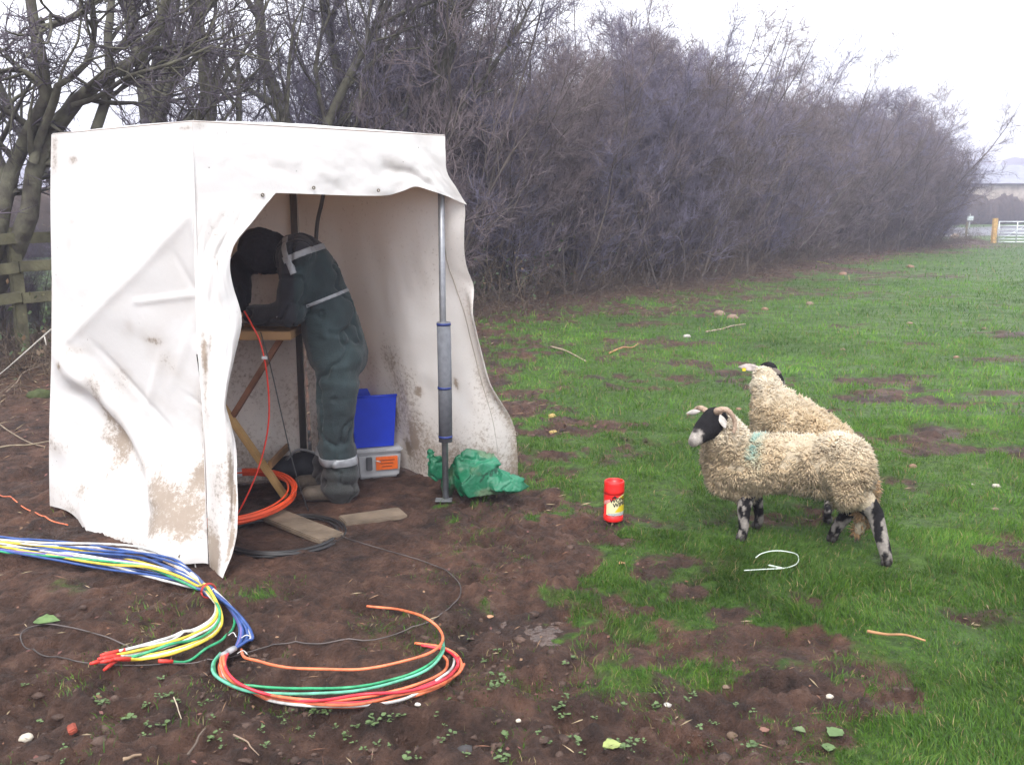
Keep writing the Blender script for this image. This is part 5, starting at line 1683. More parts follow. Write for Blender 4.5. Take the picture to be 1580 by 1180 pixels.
    # hooves
    for pts, rads in legs:
        f = pts[-1]
        fw = unit(axis_ * np.array([1, 1, 0]))
        for s in (-1, 1):
            lat = np.cross(fw, UP) * s * .011
            c = np.array([f[0], f[1], 0]) + lat + fw * .006
            c[2] = float(gh(c[0], c[1])) + .016
            link_mesh('hoof', ellipsoid_mesh('hoof', c, [fw * .026, np.cross(fw, UP) * .0115, UP * .022], 2), HOOF, o)
    for path, r0, r1 in horns:
        C = catmull(path, 8)
        k = len(C); rr = np.linspace(r0, r1, k) * (1 + .06 * np.sin(np.arange(k) * 1.6))
        link_mesh('horn', tube_mesh('horn', C, rr, 12), HORN, o)
    for c, ax, cc in ears:
        m = mat('ear_%s' % cc, {'white': (.46, .42, .38), 'grey': (.22, .19, .17), 'mixed': (.40, .34, .31)}[cc], rough=.85, var=.35, scale=30)
        def leaf(p):
            w = math.cos(min(1, abs(p[0])) * 1.35) ** .7
            return np.array([p[0], p[1] * w, p[2] + .5 * p[1] ** 2 * w])
        link_mesh('ear', ellipsoid_mesh('ear', c, ax, 3, leaf), m, o)
    if eye_side is not None:
        for e in eye_side:
            link_mesh('eye', ellipsoid_mesh('eye', e, np.eye(3) * .0095, 2), EYEM, o)
    return o

# --- near sheep, side on, head to the left
def near_sheep():
    Wn = W
    fF1, fF2 = GP(1144, 834), GP(1168, 815)
    fR1, fR2 = GP(1368, 872), GP(1284, 835)
    Yc, Ym, Yr = 4.36, 4.24, 4.10
    chest = Wn(1132, 716, Yc); mid = Wn(1215, 714, Ym); rump = Wn(1300, 716, Yr)
    torso = chain([Wn(1118, 706, Yc + .02), chest, mid, rump, Wn(1316, 728, Yr - .02)], [(.105, .12, .125), (.12, .135, .145), (.13, .145, .125), (.125, .145, .14), (.09, .12, .13)], .3)
    torso += [(Wn(1150, 735, Yc - .05), (.09, .08, .11)), (Wn(1310, 745, Yr - .06), (.085, .08, .115)), (Wn(1305, 745, Yr + .08), (.085, .08, .11)), (Wn(1125, 740, Yc), (.085, .09, .08))]
    poll = Wn(1103, 648, 4.29); muzzle = Wn(1071, 680, 4.17)
    neckp = chain([Wn(1125, 690, 4.34), Wn(1112, 668, 4.32), Wn(1108, 656, 4.305)], [(.11, .11, .115), .10, .076], .3)
    ax = unit(muzzle - poll)
    headp = chain([poll, poll + (muzzle - poll) * .45, muzzle], [.066, .057, .030], .25) + [(poll + (muzzle - poll) * .28 + UP * .012, .048), (muzzle + ax * .008 - UP * .004, (.025, .025, .024)), (poll + (muzzle - poll) * .5 - UP * .018, .036)]
    legs = [([Wn(1152, 762, Yc - .07), np.array([*(fF1[:2] * .72 + Wn(1152, 762, Yc - .07)[:2] * .28), .17]), fF1 + [0.01, 0.005, .05], fF1 + [0, 0, .02]], [.046, .034, .025, .027]),
            ([Wn(1162, 758, Yc + .07), np.array([*(fF2[:2] * .7 + Wn(1162, 758, Yc + .07)[:2] * .3), .17]), fF2 + [.01, 0, .05], fF2 + [0, 0, .02]], [.044, .032, .024, .027]),
            ([Wn(1322, 760, Yr - .06), Wn(1350, 792, 4.02), fR1 + [-.008, .005, .06], fR1 + [0, 0, .02]], [.065, .040, .029, .028]),
            ([Wn(1302, 770, Yr + .09), Wn(1310, 790, 4.24), fR2 + [.012, 0, .06], fR2 + [0, 0, .02]], [.058, .037, .028, .028])]
    tail = chain([Wn(1338, 745, Yr - .03), Wn(1334, 785, Yr - .02), Wn(1326, 818, Yr)], [.04, .034, .026], .5)
    # horns: the near one curls back over the ear, the other shows behind the brow
    lat = unit(np.cross(ax, UP)); 
    near = -lat if (-lat)[1] < 0 else lat
    hb = poll + near * .030 + UP * .040
    horn1 = [hb - UP * .012, Wn(1106, 634, 4.235), Wn(1120, 632, 4.22), Wn(1130, 641, 4.21), Wn(1134, 655, 4.21), Wn(1132, 668, 4.20)]
    hb2 = poll - near * .030 + UP * .038 + ax * .0
    horn2 = [hb2 - UP * .01, Wn(1083, 630, 4.36), Wn(1076, 630, 4.40), Wn(1068, 636, 4.42), Wn(1060, 640, 4.42)]
    e1 = Wn(1114, 646, 4.20); e2 = Wn(1070, 636, 4.36)
    ears = [(Wn(1115, 650, 4.215), [unit(np.array([.25, -.35, -.75])) * .036, unit(np.array([-.9, -.2, -.1])) * .018, np.array([.0, -1, .3]) * .006], 'white'),
            (e2, [unit(np.array([-1, .3, -.2])) * .035, UP * .014, np.array([0, 1, 0]) * .006], 'white')]
    ey = poll + (muzzle - poll) * .34
    eyes = [ey + near * .046 + UP * .012, ey - near * .046 + UP * .012]
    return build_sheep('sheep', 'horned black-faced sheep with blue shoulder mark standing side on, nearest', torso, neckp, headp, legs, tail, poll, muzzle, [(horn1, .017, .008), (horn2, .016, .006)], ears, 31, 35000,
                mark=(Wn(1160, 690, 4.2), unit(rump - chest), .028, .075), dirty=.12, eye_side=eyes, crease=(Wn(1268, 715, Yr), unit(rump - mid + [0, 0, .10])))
near_sheep()

# --- far sheep, walking away behind it, head raised and turned right
def far_sheep():
    f1, f2 = GP(1276, 806), GP(1296, 795)
    rump = W(1285, 700, 4.78); mid = W(1240, 668, 4.95); chest = W(1200, 640, 5.12)
    torso = chain([W(1300, 712, 4.72), rump, mid, chest, W(1190, 628, 5.18)], [(.12, .10, .12), (.155, .14, .15), (.165, .15, .15), (.15, .14, .15), (.11, .11, .12)], .3)
    torso += [(W(1190, 660, 5.12), (.1, .1, .12)), (W(1230, 690, 4.95), (.14, .13, .12))]
    neckp = chain([W(1192, 622, 5.18), W(1183, 600, 5.23), W(1181, 583, 5.26)], [.11, .085, .068], .3)
    poll = W(1184, 572, 5.30); muzzle = W(1204, 592, 5.43)
    ax = unit(muzzle - poll)
    headp = chain([poll, (poll + muzzle) / 2, muzzle], [.055, .05, .032], .25) + [(poll + UP * .012 + ax * .02, .052)]
    g = lambda x, y: np.array([x, y, float(gh(x, y))])
    g3, g4 = g(chest[0] + .07, chest[1] - .02), g(chest[0] - .09, chest[1] + .03)
    g2 = g(rump[0] + .12, rump[1] + .05)
    legs = [([W(1285, 745, 4.74), W(1280, 775, 4.66), f1 + [0, 0, .06], f1 + [0, 0, .02]], [.05, .028, .02, .024]),
            ([W(1300, 740, 4.82), g2 + [.01, .02, .17], g2 + [0, 0, .06], g2 + [0, 0, .02]], [.05, .028, .02, .024]),
            ([np.array([g3[0], g3[1], .30]), g3 + [0, 0, .16], g3 + [0, 0, .05], g3 + [0, 0, .02]], [.04, .026, .02, .023]),
            ([np.array([g4[0], g4[1], .30]), g4 + [0, 0, .16], g4 + [0, 0, .05], g4 + [0, 0, .02]], [.04, .026, .02, .023])]
    tail = chain([W(1310, 720, 4.64), W(1312, 760, 4.62)], [.035, .028], .5)
    e1 = W(1157, 567, 5.27); e2 = W(1196, 573, 5.24)
    ears = [(e1, [unit(np.array([-1, -.1, .08])) * .072, np.array([0, .25, 1]) * .021, np.array([0, -1, .2]) * .008], 'mixed'),
            (e2, [unit(np.array([.75, -.6, -.05])) * .040, np.array([-.15, -.3, 1]) * .021, np.array([.3, -.9, 0]) * .008], 'grey')]
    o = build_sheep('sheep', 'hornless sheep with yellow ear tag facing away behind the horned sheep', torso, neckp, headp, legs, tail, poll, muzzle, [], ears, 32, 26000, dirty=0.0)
    box('ear_tag', W(1148, 570, 5.245), (.022, .004, .020), mat('yellow_tag', (.85, .60, .03), rough=.4, var=.1), o, bevel=.002)
    return o
far_sheep()

# ================================================================== WIPES TUB
def text_mesh(txt, size, bold=0.0):
    cu = bpy.data.curves.new('t', 'FONT'); cu.body = txt; cu.size = size; cu.offset = bold; cu.resolution_u = 3
    o = bpy.data.objects.new('t', cu); COL.objects.link(o)
    dg = bpy.context.evaluated_depsgraph_get(); dg.update()
    me = bpy.data.meshes.new_from_object(o.evaluated_get(dg))
    bpy.data.objects.remove(o); bpy.data.curves.remove(cu)
    bm = bmesh.new(); bm.from_mesh(me); bmesh.ops.triangulate(bm, faces=bm.faces[:])
    bmesh.ops.subdivide_edges(bm, edges=[e for e in bm.edges if e.calc_length() > size * .25], cuts=2)
    bmesh.ops.triangulate(bm, faces=bm.faces[:])
    bm.to_mesh(me); bm.free()
    return me

def tub():
    c = GP(946, 803); c[2] = float(gh(c[0], c[1])) + .004
    top = W(946, 741, c[1])[2] + .0
    H = top - c[2]; R = .0505
    t = empty('wipes_tub', c)
    tag(t, 'red-lidded plastic tub of wipes standing on the grass', 'tub')
    RED = mat('red_plastic', (.72, .018, .015), rough=.35, var=.08, spec=.5)
    lean = np.array([[1, 0, 0], [0, 1, 0], [.012, .0, 1]])
    L = lambda prof, nm, m, par=t: link_mesh(nm, lathe_mesh(nm, prof, c, 48, lean), m, par)
    z = lambda f: f * H
    L([(0, z(.0)), (R * .9, 0), (R * .985, z(.02)), (R, z(.05)), (R, z(.145)), (R * .97, z(.15)), (R * .97, z(.70)), (R * .9, z(.72)), (0, z(.72))], 'base', RED)
    lid = L([(R * .97, z(.69)), (R * 1.03, z(.695)), (R * 1.035, z(.78)), (R * 1.02, z(.80)), (R * 1.02, z(.93)), (R * 1.0, z(.985)), (R * .96, z(1.0)), (R * .88, z(1.0)), (R * .85, z(.98)), (R * .84, z(.90)), (0, z(.89))], 'lid', RED)
    # printed label: flat print wrapped round the tub, angle measured from the camera side
    a0 = math.atan2(-c[1], -c[0])
    def wrap(name, poly, m, lift, n=10):
        """poly: outline in (arc metres, height fraction); filled as a fan grid"""
        bm = bmesh.new()
        vs = [bm.verts.new((x, y * H, 0)) for x, y in poly]
        bm.faces.new(vs)
        bmesh.ops.triangulate(bm, faces=bm.faces[:])
        for _ in range(3):
            bmesh.ops.subdivide_edges(bm, edges=[e for e in bm.edges if e.calc_length() > .012], cuts=1)
            bmesh.ops.triangulate(bm, faces=bm.faces[:])
        me = bpy.data.meshes.new(name); bm.to_mesh(me); bm.free()
        return bend(name, me, m, lift)
    def bend(name, me, m, lift):
        v = np.array([x.co for x in me.vertices]); rr = R * .985 + lift
        a = a0 + v[:, 0] / rr
        V = np.column_stack([rr * np.cos(a), rr * np.sin(a), v[:, 1]]) @ lean + c
        set_co(me, V)
        return link_mesh(name, me, m, t)
    CREAM = mat('label_cream', (.70, .64, .38), rough=.4, var=.06); YEL = mat('label_yellow', (.66, .50, .02), rough=.4, var=.06)
    BLK = mat('label_black', (.012, .012, .012), rough=.4, var=.1); GRY = mat('label_grey', (.42, .43, .42), rough=.4, var=.25, scale=200)
    PNK = mat('label_pink', (.75, .30, .28), rough=.4, var=.2, scale=200)
    full = math.pi * R * .97
    wrap('label_black_panel', [(-full * .98, .16), (full * .98, .16), (full * .98, .66), (-full * .98, .66)], BLK, .0004)
    wrap('label_cream_panel', [(-.040, .185), (.09, .185), (.09, .69), (.048, .69), (.015, .62), (-.040, .46)], CREAM, .0012)
    wrap('label_red_band', [(-.10, .38), (-.040, .46), (.015, .615), (.05, .70), (-.10, .70)], RED, .0012)
    wrap('label_yellow_panel', [(.006, .27), (.09, .27), (.09, .50), (.03, .42)], YEL, .0018)
    wrap('label_yellow_panel', [(.030, .60), (.09, .50), (.09, .69), (.040, .665)], YEL, .0018)
    wrap('label_grey_panel', [(-.030, .18), (.09, .18), (.09, .265), (-.030, .23)], GRY, .0022)
    wrap('label_triangle', [(-.012, .615), (.020, .625), (.004, .685)], BLK, .0026)
    wrap('label_pale_band', [(-.060, .415), (-.014, .545), (-.014, .60), (-.060, .52)], PNK, .0022)
    for txt, x, y, s in (('WONDER', -.020, .50, .029), ('WIPES', -.004, .395, .029)):
        me = text_mesh(txt, s, .0008)
        v = np.array([q.co for q in me.vertices]); v[:, 1] = v[:, 1] * 1.0 + y * H + v[:, 0] * .16; v[:, 0] += x
        set_co(me, v)
        bend('lettering', me, BLK, .0030)
tub()

# ================================================================== GREEN SACK
def sack():
    c = GP(735, 778)
    Ys = c[1] + .12
    S = lambda px, py, dy=0: W(px, py, Ys + dy)
    rgk = np.random.default_rng(23)
    bm = bmesh.new()
    # stiff crumpled film: a few overlapping many-cornered lumps with flat facets, fused
    for cen, rad, npt in [(S(738, 742, -.03), (.15, .12, .09), 15), (S(778, 745, .0), (.12, .10, .055), 12), (S(712, 735, -.02), (.085, .10, .10), 12), (S(738, 714, .04), (.11, .07, .075), 11),
                          (S(676, 722, .03), (.06, .055, .07), 16), (S(665, 702, .03), (.030, .03, .035), 10), (S(690, 750, .0), (.05, .06, .06), 14)]:
        d = unit(rgk.normal(size=(npt, 3))) * np.asarray(rad) * rgk.uniform(1.0, 1.3, (npt, 1)) + cen
        vs = [bm.verts.new(Vector(q)) for q in d]
        r = bmesh.ops.convex_hull(bm, input=vs)
        bmesh.ops.delete(bm, geom=list({x for x in r['geom_interior'] + r['geom_unused'] if isinstance(x, bmesh.types.BMVert)}), context='VERTS')
    # the drawn-out corner at the right
    tip = [S(812, 738, -.02), S(805, 744, -.05), S(806, 746, .02), S(770, 722, .03), S(768, 756, -.08), S(772, 760, .04), S(775, 730, -.06)]
    vs = [bm.verts.new(Vector(q)) for q in tip]; bmesh.ops.convex_hull(bm, input=vs)
    me0 = bpy.data.meshes.new('sack_tmp'); bm.to_mesh(me0); bm.free()
    ob = bpy.data.objects.new('sack_tmp', me0); COL.objects.link(ob)
    md = ob.modifiers.new('r', 'REMESH'); md.mode = 'VOXEL'; md.voxel_size = .0065
    ms = ob.modifiers.new('s', 'SMOOTH'); ms.factor = .5; ms.iterations = 1
    me = bpy.data.meshes.new_from_object(ob.evaluated_get(bpy.context.evaluated_depsgraph_get())); me.name = 'plastic_sack'
    bpy.data.objects.remove(ob); bpy.data.meshes.remove(me0)
    v, n = mesh_arrays(me)
    r1 = np.abs(fbm(v[:, 0] * 10, v[:, 1] * 10, v[:, 2] * 12, octv=2, seed=51))
    r2 = np.abs(fbm(v[:, 0] * 24 + v[:, 2] * 10, v[:, 1] * 24, v[:, 2] * 20, octv=2, seed=52))
    v2 = v - n * (.012 * np.exp(-(r1 / .07) ** 2) + .003 * np.exp(-(r2 / .12) ** 2))[:, None]
    v2[:, 2] = np.maximum(v2[:, 2], gh(v2[:, 0], v2[:, 1]) + .003)
    set_co(me, v2)
    mud = sstep(.12, .6, fbm(v[:, 0] * 8, v[:, 1] * 8, v[:, 2] * 8, octv=4, seed=53) + .5 * sstep(.12, .0, v[:, 2]))[:, None] * .55
    fade = sstep(-.2, .5, fbm(v[:, 0] * 4, v[:, 1] * 4, v[:, 2] * 4, octv=3, seed=54))[:, None]
    col = (np.array([.006, .115, .052]) * (1 - fade) + np.array([.022, .19, .10]) * fade) * (1 - mud) + np.array([.16, .17, .10]) * mud
    # faded dark print on the near panel
    cen = S(755, 735, -.08)
    pr = (np.abs((v - cen)[:, 2] - .35 * (v - cen)[:, 0]) < .016) & (np.abs((v - cen)[:, 0]) < .05) & (vnoise(v[:, 0] * 150, v[:, 2] * 90, seed=4) > .0)
    col[pr] *= .35
    set_cols(me, col)
    m = mat('green_polythene', attr='Col', rough=.45, var=.15, scale=30, spec=.4, bump=.35, bscale=35, trans=.1)
    o = link_mesh('plastic_sack', me, m, smooth=True)
    tag(o, 'crumpled muddy green plastic sack slumped at the tent pole', 'sack')
sack()

# ================================================================== COLOURED DUCTS
def ducts():
    D = {'white': mat('duct_white', (.58, .57, .545), rough=.35, var=.32, scale=30, spec=.5), 'blue': mat('duct_blue', (.03, .075, .25), rough=.35, var=.32, scale=30, spec=.5),
         'yellow': mat('duct_yellow', (.72, .52, .05), rough=.35, var=.32, scale=30, spec=.5), 'green': mat('duct_green', (.03, .30, .13), rough=.35, var=.32, scale=30, spec=.5),
         'orange': mat('duct_orange', (.70, .17, .07), rough=.38, var=.32, scale=30, spec=.5), 'red': mat('duct_red', (.62, .03, .05), rough=.35, var=.32, scale=30, spec=.5),
         'buff': mat('duct_buff', (.55, .42, .33), rough=.4, var=.32, scale=30), 'pale_green': mat('duct_pale_green', (.12, .42, .28), rough=.35, var=.32, scale=30), 'violet': mat('duct_violet', (.16, .12, .34), rough=.35, var=.15)}
    CAP = mat('red_end_cap', (.66, .05, .035), rough=.4, var=.15)
    GR = mat('grey_coupler', (.36, .36, .37), rough=.4, var=.2)
    bun = empty('duct_bundle', GP(322, 912))
    tag(bun, 'tied bundle of coloured plastic ducts snaking over the mud past the tent', 'duct bundle')
    rg = np.random.default_rng(19)
    R = .0056
    trunk_px = [(-60, 832), (0, 840), (80, 849), (160, 858), (225, 868), (275, 884), (305, 900), (322, 914)]
    def g(px, py, dz):
        return GP(px, py, dz)
    def lay(P, r):
        P = np.array(P); P[:, 2] = np.maximum(P[:, 2], gh(P[:, 0], P[:, 1]) + r * .7)
        for _ in range(2): P[1:-1, 2] = np.maximum(P[1:-1, 2], (P[:-2, 2] + P[2:, 2]) / 2)
        return P
    # spread of the bundle (pixels across) along the run; packing in a round section at the tie
    spread = [16, 14, 13, 16, 19, 17, 11, 7]
    cols = ['white', 'blue', 'white', 'violet', 'yellow', 'blue', 'buff', 'white', 'blue', 'green', 'yellow', 'blue', 'white', 'blue', 'yellow', 'blue', 'white', 'blue']
    n = len(cols)
    lane = np.linspace(-1, 1, n); rg.shuffle(lane[2:-2])
    hz = rg.uniform(0, 1, n)
    # destinations after the tie
    left_px = [(322, 914), (337, 938), (333, 962), (305, 982), (262, 997), (215, 1008), (175, 1016)]
    right_px = [(322, 914), (352, 934), (372, 958), (380, 978), (372, 994), (352, 1006)]
    left_set = ['white', 'green', 'yellow', 'white', 'yellow', 'buff', 'yellow', 'white']
    ci = 0
    endx = {}
    lefts = [i for i, c in enumerate(cols) if c in ('white', 'yellow', 'green', 'buff')][:9]
    for i in range(n):
        pts = []
        for k, (px, py) in enumerate(trunk_px):
            w = spread[k]
            l_ = lane[i] * (1 if k > 1 else .8) + .25 * math.sin(k * 1.3 + i * 2.1)
            dz = .012 + .028 * hz[i] + (.012 if 2 < k < 6 else 0) * (1 + math.sin(i))
            if k == len(trunk_px) - 1:
                a = 2.4 * i; rr = .004 + .022 * math.sqrt(i / n)
                p = g(px, py, .032) + np.array([rr * math.cos(a) * .7, rr * math.cos(a) * -.5, rr * math.sin(a)])
            else:
                p = g(px + l_ * w * .2, py + l_ * w, dz)
            pts.append(p)
        isl = i in lefts
        src = left_px if isl else right_px
        if isl:
            j = lefts.index(i); f = (j / (len(lefts) - 1) - .5) * 2
            for k, (px, py) in enumerate(src[1:]):
                s_ = [6, 9, 10, 10, 9, 8][k]
                ext = 0 if k < 5 else rg.uniform(-22, 18)
                pts.append(g(px + f * s_ * .6 - ext, py + f * s_ + ext * .35, .010 + .02 * hz[i] + .006 * (j % 3)))
        else:
            j = [q for q in range(n) if q not in lefts].index(i); f = (j / max(1, n - len(lefts) - 1) - .5) * 2
            for k, (px, py) in enumerate(src[1:]):
                s_ = [5, 9, 10, 9, 7][k]
                pts.append(g(px + f * s_, py + f * s_ * .55 * (1 if k < 3 else -1), .012 + .024 * hz[i] + .008 * (j % 3)))
        P = lay(catmull(pts, 7), R)
        du = tube('duct', P, R * rg.uniform(.85, 1.1), D[cols[i]], bun, sides=8)
        d = unit(P[-1] - P[-2])
        if isl:
            tube('end_cap', [P[-1] - d * .012, P[-1] + d * .035, P[-1] + d * .05], [R * 1.35, R * 1.35, R * .8], CAP, du, sides=8)
        else:
            endx[i] = P[-1]
            tube('coupler', [P[-1] - d * .014, P[-1] + d * .02], R * 1.7, GR, du, sides=10)
    # ties
    tc_ = g(322, 914, .032)
    td = unit(np.array([.62, -.78, 0])); a = np.linspace(0, 2 * math.pi, 17)
    e1_, e2_ = np.array([td[1], -td[0], 0]), UP
    for s_ in (-.006, .004):
        tube('cable_tie', [tc_ + td * s_ + .029 * (math.cos(x) * e1_ + math.sin(x) * e2_) for x in a], .0022, mat('red_tie', (.5, .04, .04), rough=.4), bun, sides=6)
    for px, py, an in ((372, 984, .5), (352, 980, -.6), (366, 1008, -.3)):
        q = g(px, py, .05)
        tube('cable_tie', catmull([q, q + [.02 * math.cos(an), .008, .008], q + [.04 * math.cos(an), .02 * math.sin(an), .0]], 4), .0018, D['white'], bun, sides=6)
    # orange, green and white tails that loop out to the right
    loops = [
        ('orange', [(372, 1001), (377, 1012), (398, 1022), (440, 1030), (500, 1034), (560, 1032), (620, 1022), (665, 1006), (683, 988), (676, 968), (650, 950), (612, 940), (566, 935)], .04),
        ('green', [(342, 1008), (331, 1022), (334, 1042), (360, 1054), (410, 1060), (470, 1062), (540, 1060), (600, 1050), (650, 1032), (678, 1010), (684, 988), (682, 978)], .018),
        ('pale_green', [(340, 1007), (328, 1024), (334, 1046), (375, 1064), (430, 1070), (490, 1070), (550, 1065), (610, 1052), (660, 1032), (683, 1006), (684, 990)], .030),
        ('orange', [(350, 1006), (341, 1024), (352, 1046), (392, 1066), (450, 1077), (520, 1080), (590, 1070), (650, 1054), (684, 1036), (690, 1020), (680, 1008)], .028),
        ('red', [(348, 1006), (342, 1026), (358, 1050), (400, 1070), (460, 1081), (540, 1084), (600, 1076), (660, 1058), (700, 1036), (706, 1020), (690, 1004), (650, 995)], .018),
        ('orange', [(352, 1004), (345, 1022), (360, 1048), (410, 1072), (470, 1084), (550, 1087), (615, 1078), (670, 1060), (706, 1040), (716, 1024)], .034),
        ('white', [(350, 1004), (340, 1026), (356, 1054), (400, 1076), (450, 1086), (510, 1089), (575, 1087), (630, 1076), (680, 1050), (698, 1030), (702, 1010)], .014),
        ('red', [(354, 1004), (347, 1026), (366, 1052), (415, 1072), (480, 1082), (560, 1085), (630, 1074), (685, 1050), (704, 1030), (708, 1014)], .044),
        ('orange', [(346, 1008), (338, 1030), (350, 1054), (395, 1074), (460, 1086), (545, 1090), (620, 1080), (675, 1060), (702, 1042), (712, 1026), (704, 1010), (680, 998), (640, 992)], .008),
    ]
    for k, (c, px, h0) in enumerate(loops):
        P = lay(catmull([g(x, y, .010 + h0 * (1 if 0 < i < len(px) - 2 else .5)) for i, (x, y) in enumerate(px)], 8), R)
        tube('loop_duct', P, R * .92, D[c], bun, sides=8)
    P = lay(catmull([g(x, y, .012) for x, y in [(352, 935), (361, 950), (360, 968), (345, 985), (318, 1000), (290, 1012), (262, 1020)]], 8), R)
    du = tube('duct', P, R * .9, D['green'], bun, sides=8)
    d = unit(P[-1] - P[-2]); tube('end_cap', [P[-1] - d * .01, P[-1] + d * .04], R * 1.25, CAP, du, sides=8)
    # thin wires
    w1 = [(205, 1002), (170, 985), (120, 970), (75, 963), (45, 968), (32, 980), (40, 1000), (75, 1014), (130, 1022), (200, 1026), (270, 1024), (330, 1020), (400, 1002), (480, 994), (560, 990), (620, 975), (670, 955), (702, 930), (711, 910), (700, 890), (660, 868), (600, 850), (540, 832), (522, 822)]
    o = tube('thin_black_wire', lay(catmull([g(x, y, .008) for x, y in w1], 7), .004), .0026, mat('wire_dark', (.05, .042, .04), rough=.5, var=.3, scale=6, col2=(.16, .13, .12)), None, sides=6)
    tag(o, 'thin dark wire looping across the mud in front of the tent', 'wire')
    o = tube('thin_red_wire', lay(catmull([g(x, y, .010) for x, y in [(-30, 748), (0, 765), (40, 787), (75, 802), (105, 810)]], 7), .006), .0035, D['orange'], None, sides=6)
    tag(o, 'thin orange cable on the mud left of the tent foot', 'cable')
    o = tube('white_strap', catmull([g(x, y, .03) for x, y in [(1148, 881), (1180, 879), (1212, 876), (1230, 869), (1230, 858), (1212, 852), (1192, 850), (1175, 854), (1166, 860)]] , 6), .0026, D['pale_white'] if 'pale_white' in D else mat('strap_white', (.62, .70, .62), rough=.4), None, sides=6)
    tag(o, 'thin white plastic strap curled on the grass before the sheep', 'strap')
    p, q = g(1186, 872, .03), g(1207, 877, .032)
    beam('buckle', p, q, .012, .004, mat('strap_white'), o, bevel=.001)
ducts()

# ================================================================== STONES, LEAVES, STICKS
def stone(px, py, r, c, label, name='stone', cat='stone', flat=.6, seed=0, group='stones lying in the pasture'):
    p = GP(px, py)
    f = lambda q: q * (1 + .22 * float(vnoise(q[0] * 1.7 + seed, q[1] * 1.7, q[2] * 1.7, seed=seed)))
    bm = bmesh.new(); bmesh.ops.create_icosphere(bm, subdivisions=2, radius=1)
    V = np.array([v.co for v in bm.verts]); k = 1 + .28 * fbm(V[:, 0] * 1.6 + seed * 3.1, V[:, 1] * 1.6, V[:, 2] * 1.6, octv=2, seed=seed)
    for v, w in zip(bm.verts, V * k[:, None]):
        v.co = Vector(w * np.array([r, r * .8, r * flat]) + p + [0, 0, r * flat * .2])
    me = bpy.data.meshes.new(name); bm.to_mesh(me); bm.free()
    o = link_mesh(name, me, mat('stone_%d_%d_%d' % tuple(int(x * 100) for x in c), c, rough=.8, var=.25, scale=25, bump=.3, bscale=60))
    tag(o, label, cat, group)
TAN = (.23, .16, .115); PALE = (.48, .43, .35); YEL = (.42, .30, .11); ORG = (.25, .15, .10); GREYS = (.42, .39, .35)
for i, (px, py, r, c, lab, *kw) in enumerate([
        (1408, 721, .030, ORG, 'pale orange stone on the grass right of the near sheep'), (1537, 751, .026, PALE, 'white stone in a scuffed patch at the right edge'),
        (852, 643, .032, YEL, 'upper of two yellowish stones beside the tent'), (853, 668, .030, YEL, 'lower of two yellowish stones beside the tent'),
        (1535, 786, .018, TAN, 'small tan stone in the grass below the white stone'), (1110, 486, .10, TAN, 'larger of two tan stones at the hedge foot'),
        (1131, 491, .085, TAN, 'smaller flat tan stone beside the larger one at the hedge foot'), (1300, 424, .11, ORG, 'orange boulder by the hedge gap'),
        (1472, 368, .28, (.40, .30, .22), 'tall brown stone at the hedge end'), (1405, 413, .12, ORG, 'flat orange stone in the bare strip under the hedge'),
        (1300, 540, .03, TAN, 'small tan stone far out on the turf'), (1404, 500, .045, TAN, 'tan stone far out in the pasture'), (1519, 508, .045, TAN, 'tan stone near the far right of the pasture'),
        (1475, 552, .035, ORG, 'small orange stone in the middle of the pasture'), (1500, 748, .012, PALE, 'tiny white stone left of the white stone'),
        (1100, 420, .10, GREYS, 'grey stone under the middle of the hedge'), (1140, 632, .026, ORG, 'orange stone on the grass between the two sheep'),
        (1250, 470, .07, TAN, 'tan pebble in the bare strip below the hedge'), (1180, 478, .06, ORG, 'orange pebble near the tan stones'), (1060, 520, .05, GREYS, 'grey stone in the leaf litter right of the tent'),
        (1130, 1135, .018, (.16, .105, .07), 'brown stone in the mud at the bottom'), (40, 1139, .022, PALE, 'white stone in the mud at the lower left corner'), (800, 1112, .009, PALE, 'tiny white pebble in the foreground mud'),
        (645, 1087, .010, (.75, .72, .66), 'white chip beside the orange duct loop'), (716, 1160, .026, (.05, .045, .045), 'dark stone in the mud at the bottom edge'), (1280, 1075, .012, PALE, 'pale pebble in the bare patch at lower right'),
        (1030, 1088, .013, GREYS, 'grey pebble on the bare mud below the grass'), (1120, 1060, .012, TAN, 'tan pebble at the edge of the bare mud'), (60, 612, .10, (.05, .062, .018), 'mossy stone left of the tent', )]):
    stone(px, py, r, c, lab, seed=i + 1, flat=.62 if i != 8 else 1.0)
# brick shard
p = GP(112, 1130)
tag(box('brick_shard', p + [0, 0, .013], (.026, .04, .018), mat('brick_red', (.28, .06, .035), rough=.85, var=.25, scale=40, bump=.3, bscale=80), None, ax=[[.8, .5, .3], [-.55, .83, .1], [-.2, -.25, .95]], bevel=.004),
    'red brick shard in the mud at lower left', 'brick')
def leaf_at(px, py, size, c, label, rz, name='leaf', curl=.35, cat='leaf'):
    p = GP(px, py, .008)
    n = 9
    V = []
    for i in range(n):
        t = i / (n - 1); w = math.sin(math.pi * t ** .8) * .42 * (1 + .12 * math.sin(i * 2.6))
        for s_ in (-1, 0, 1):
            V.append([t - .5, s_ * w, curl * (abs(s_) * w * .8 + .18 * (t - .5) ** 2)])
    V = np.array(V) * size
    ca, sa = math.cos(rz), math.sin(rz)
    V = np.column_stack([V[:, 0] * ca - V[:, 1] * sa, V[:, 0] * sa + V[:, 1] * ca, V[:, 2]]) + p
    lo = V - [0, 0, .0015]
    f = grid_faces(n, 3); k = len(V)
    o = link_mesh(name, np_mesh(name, np.vstack([V, lo]), [f, f[:, ::-1] + k]), mat('leaf_%d_%d_%d' % tuple(int(x * 200) for x in c), c, rough=.6, var=.3, scale=30, trans=.15))
    tag(o, label, cat)
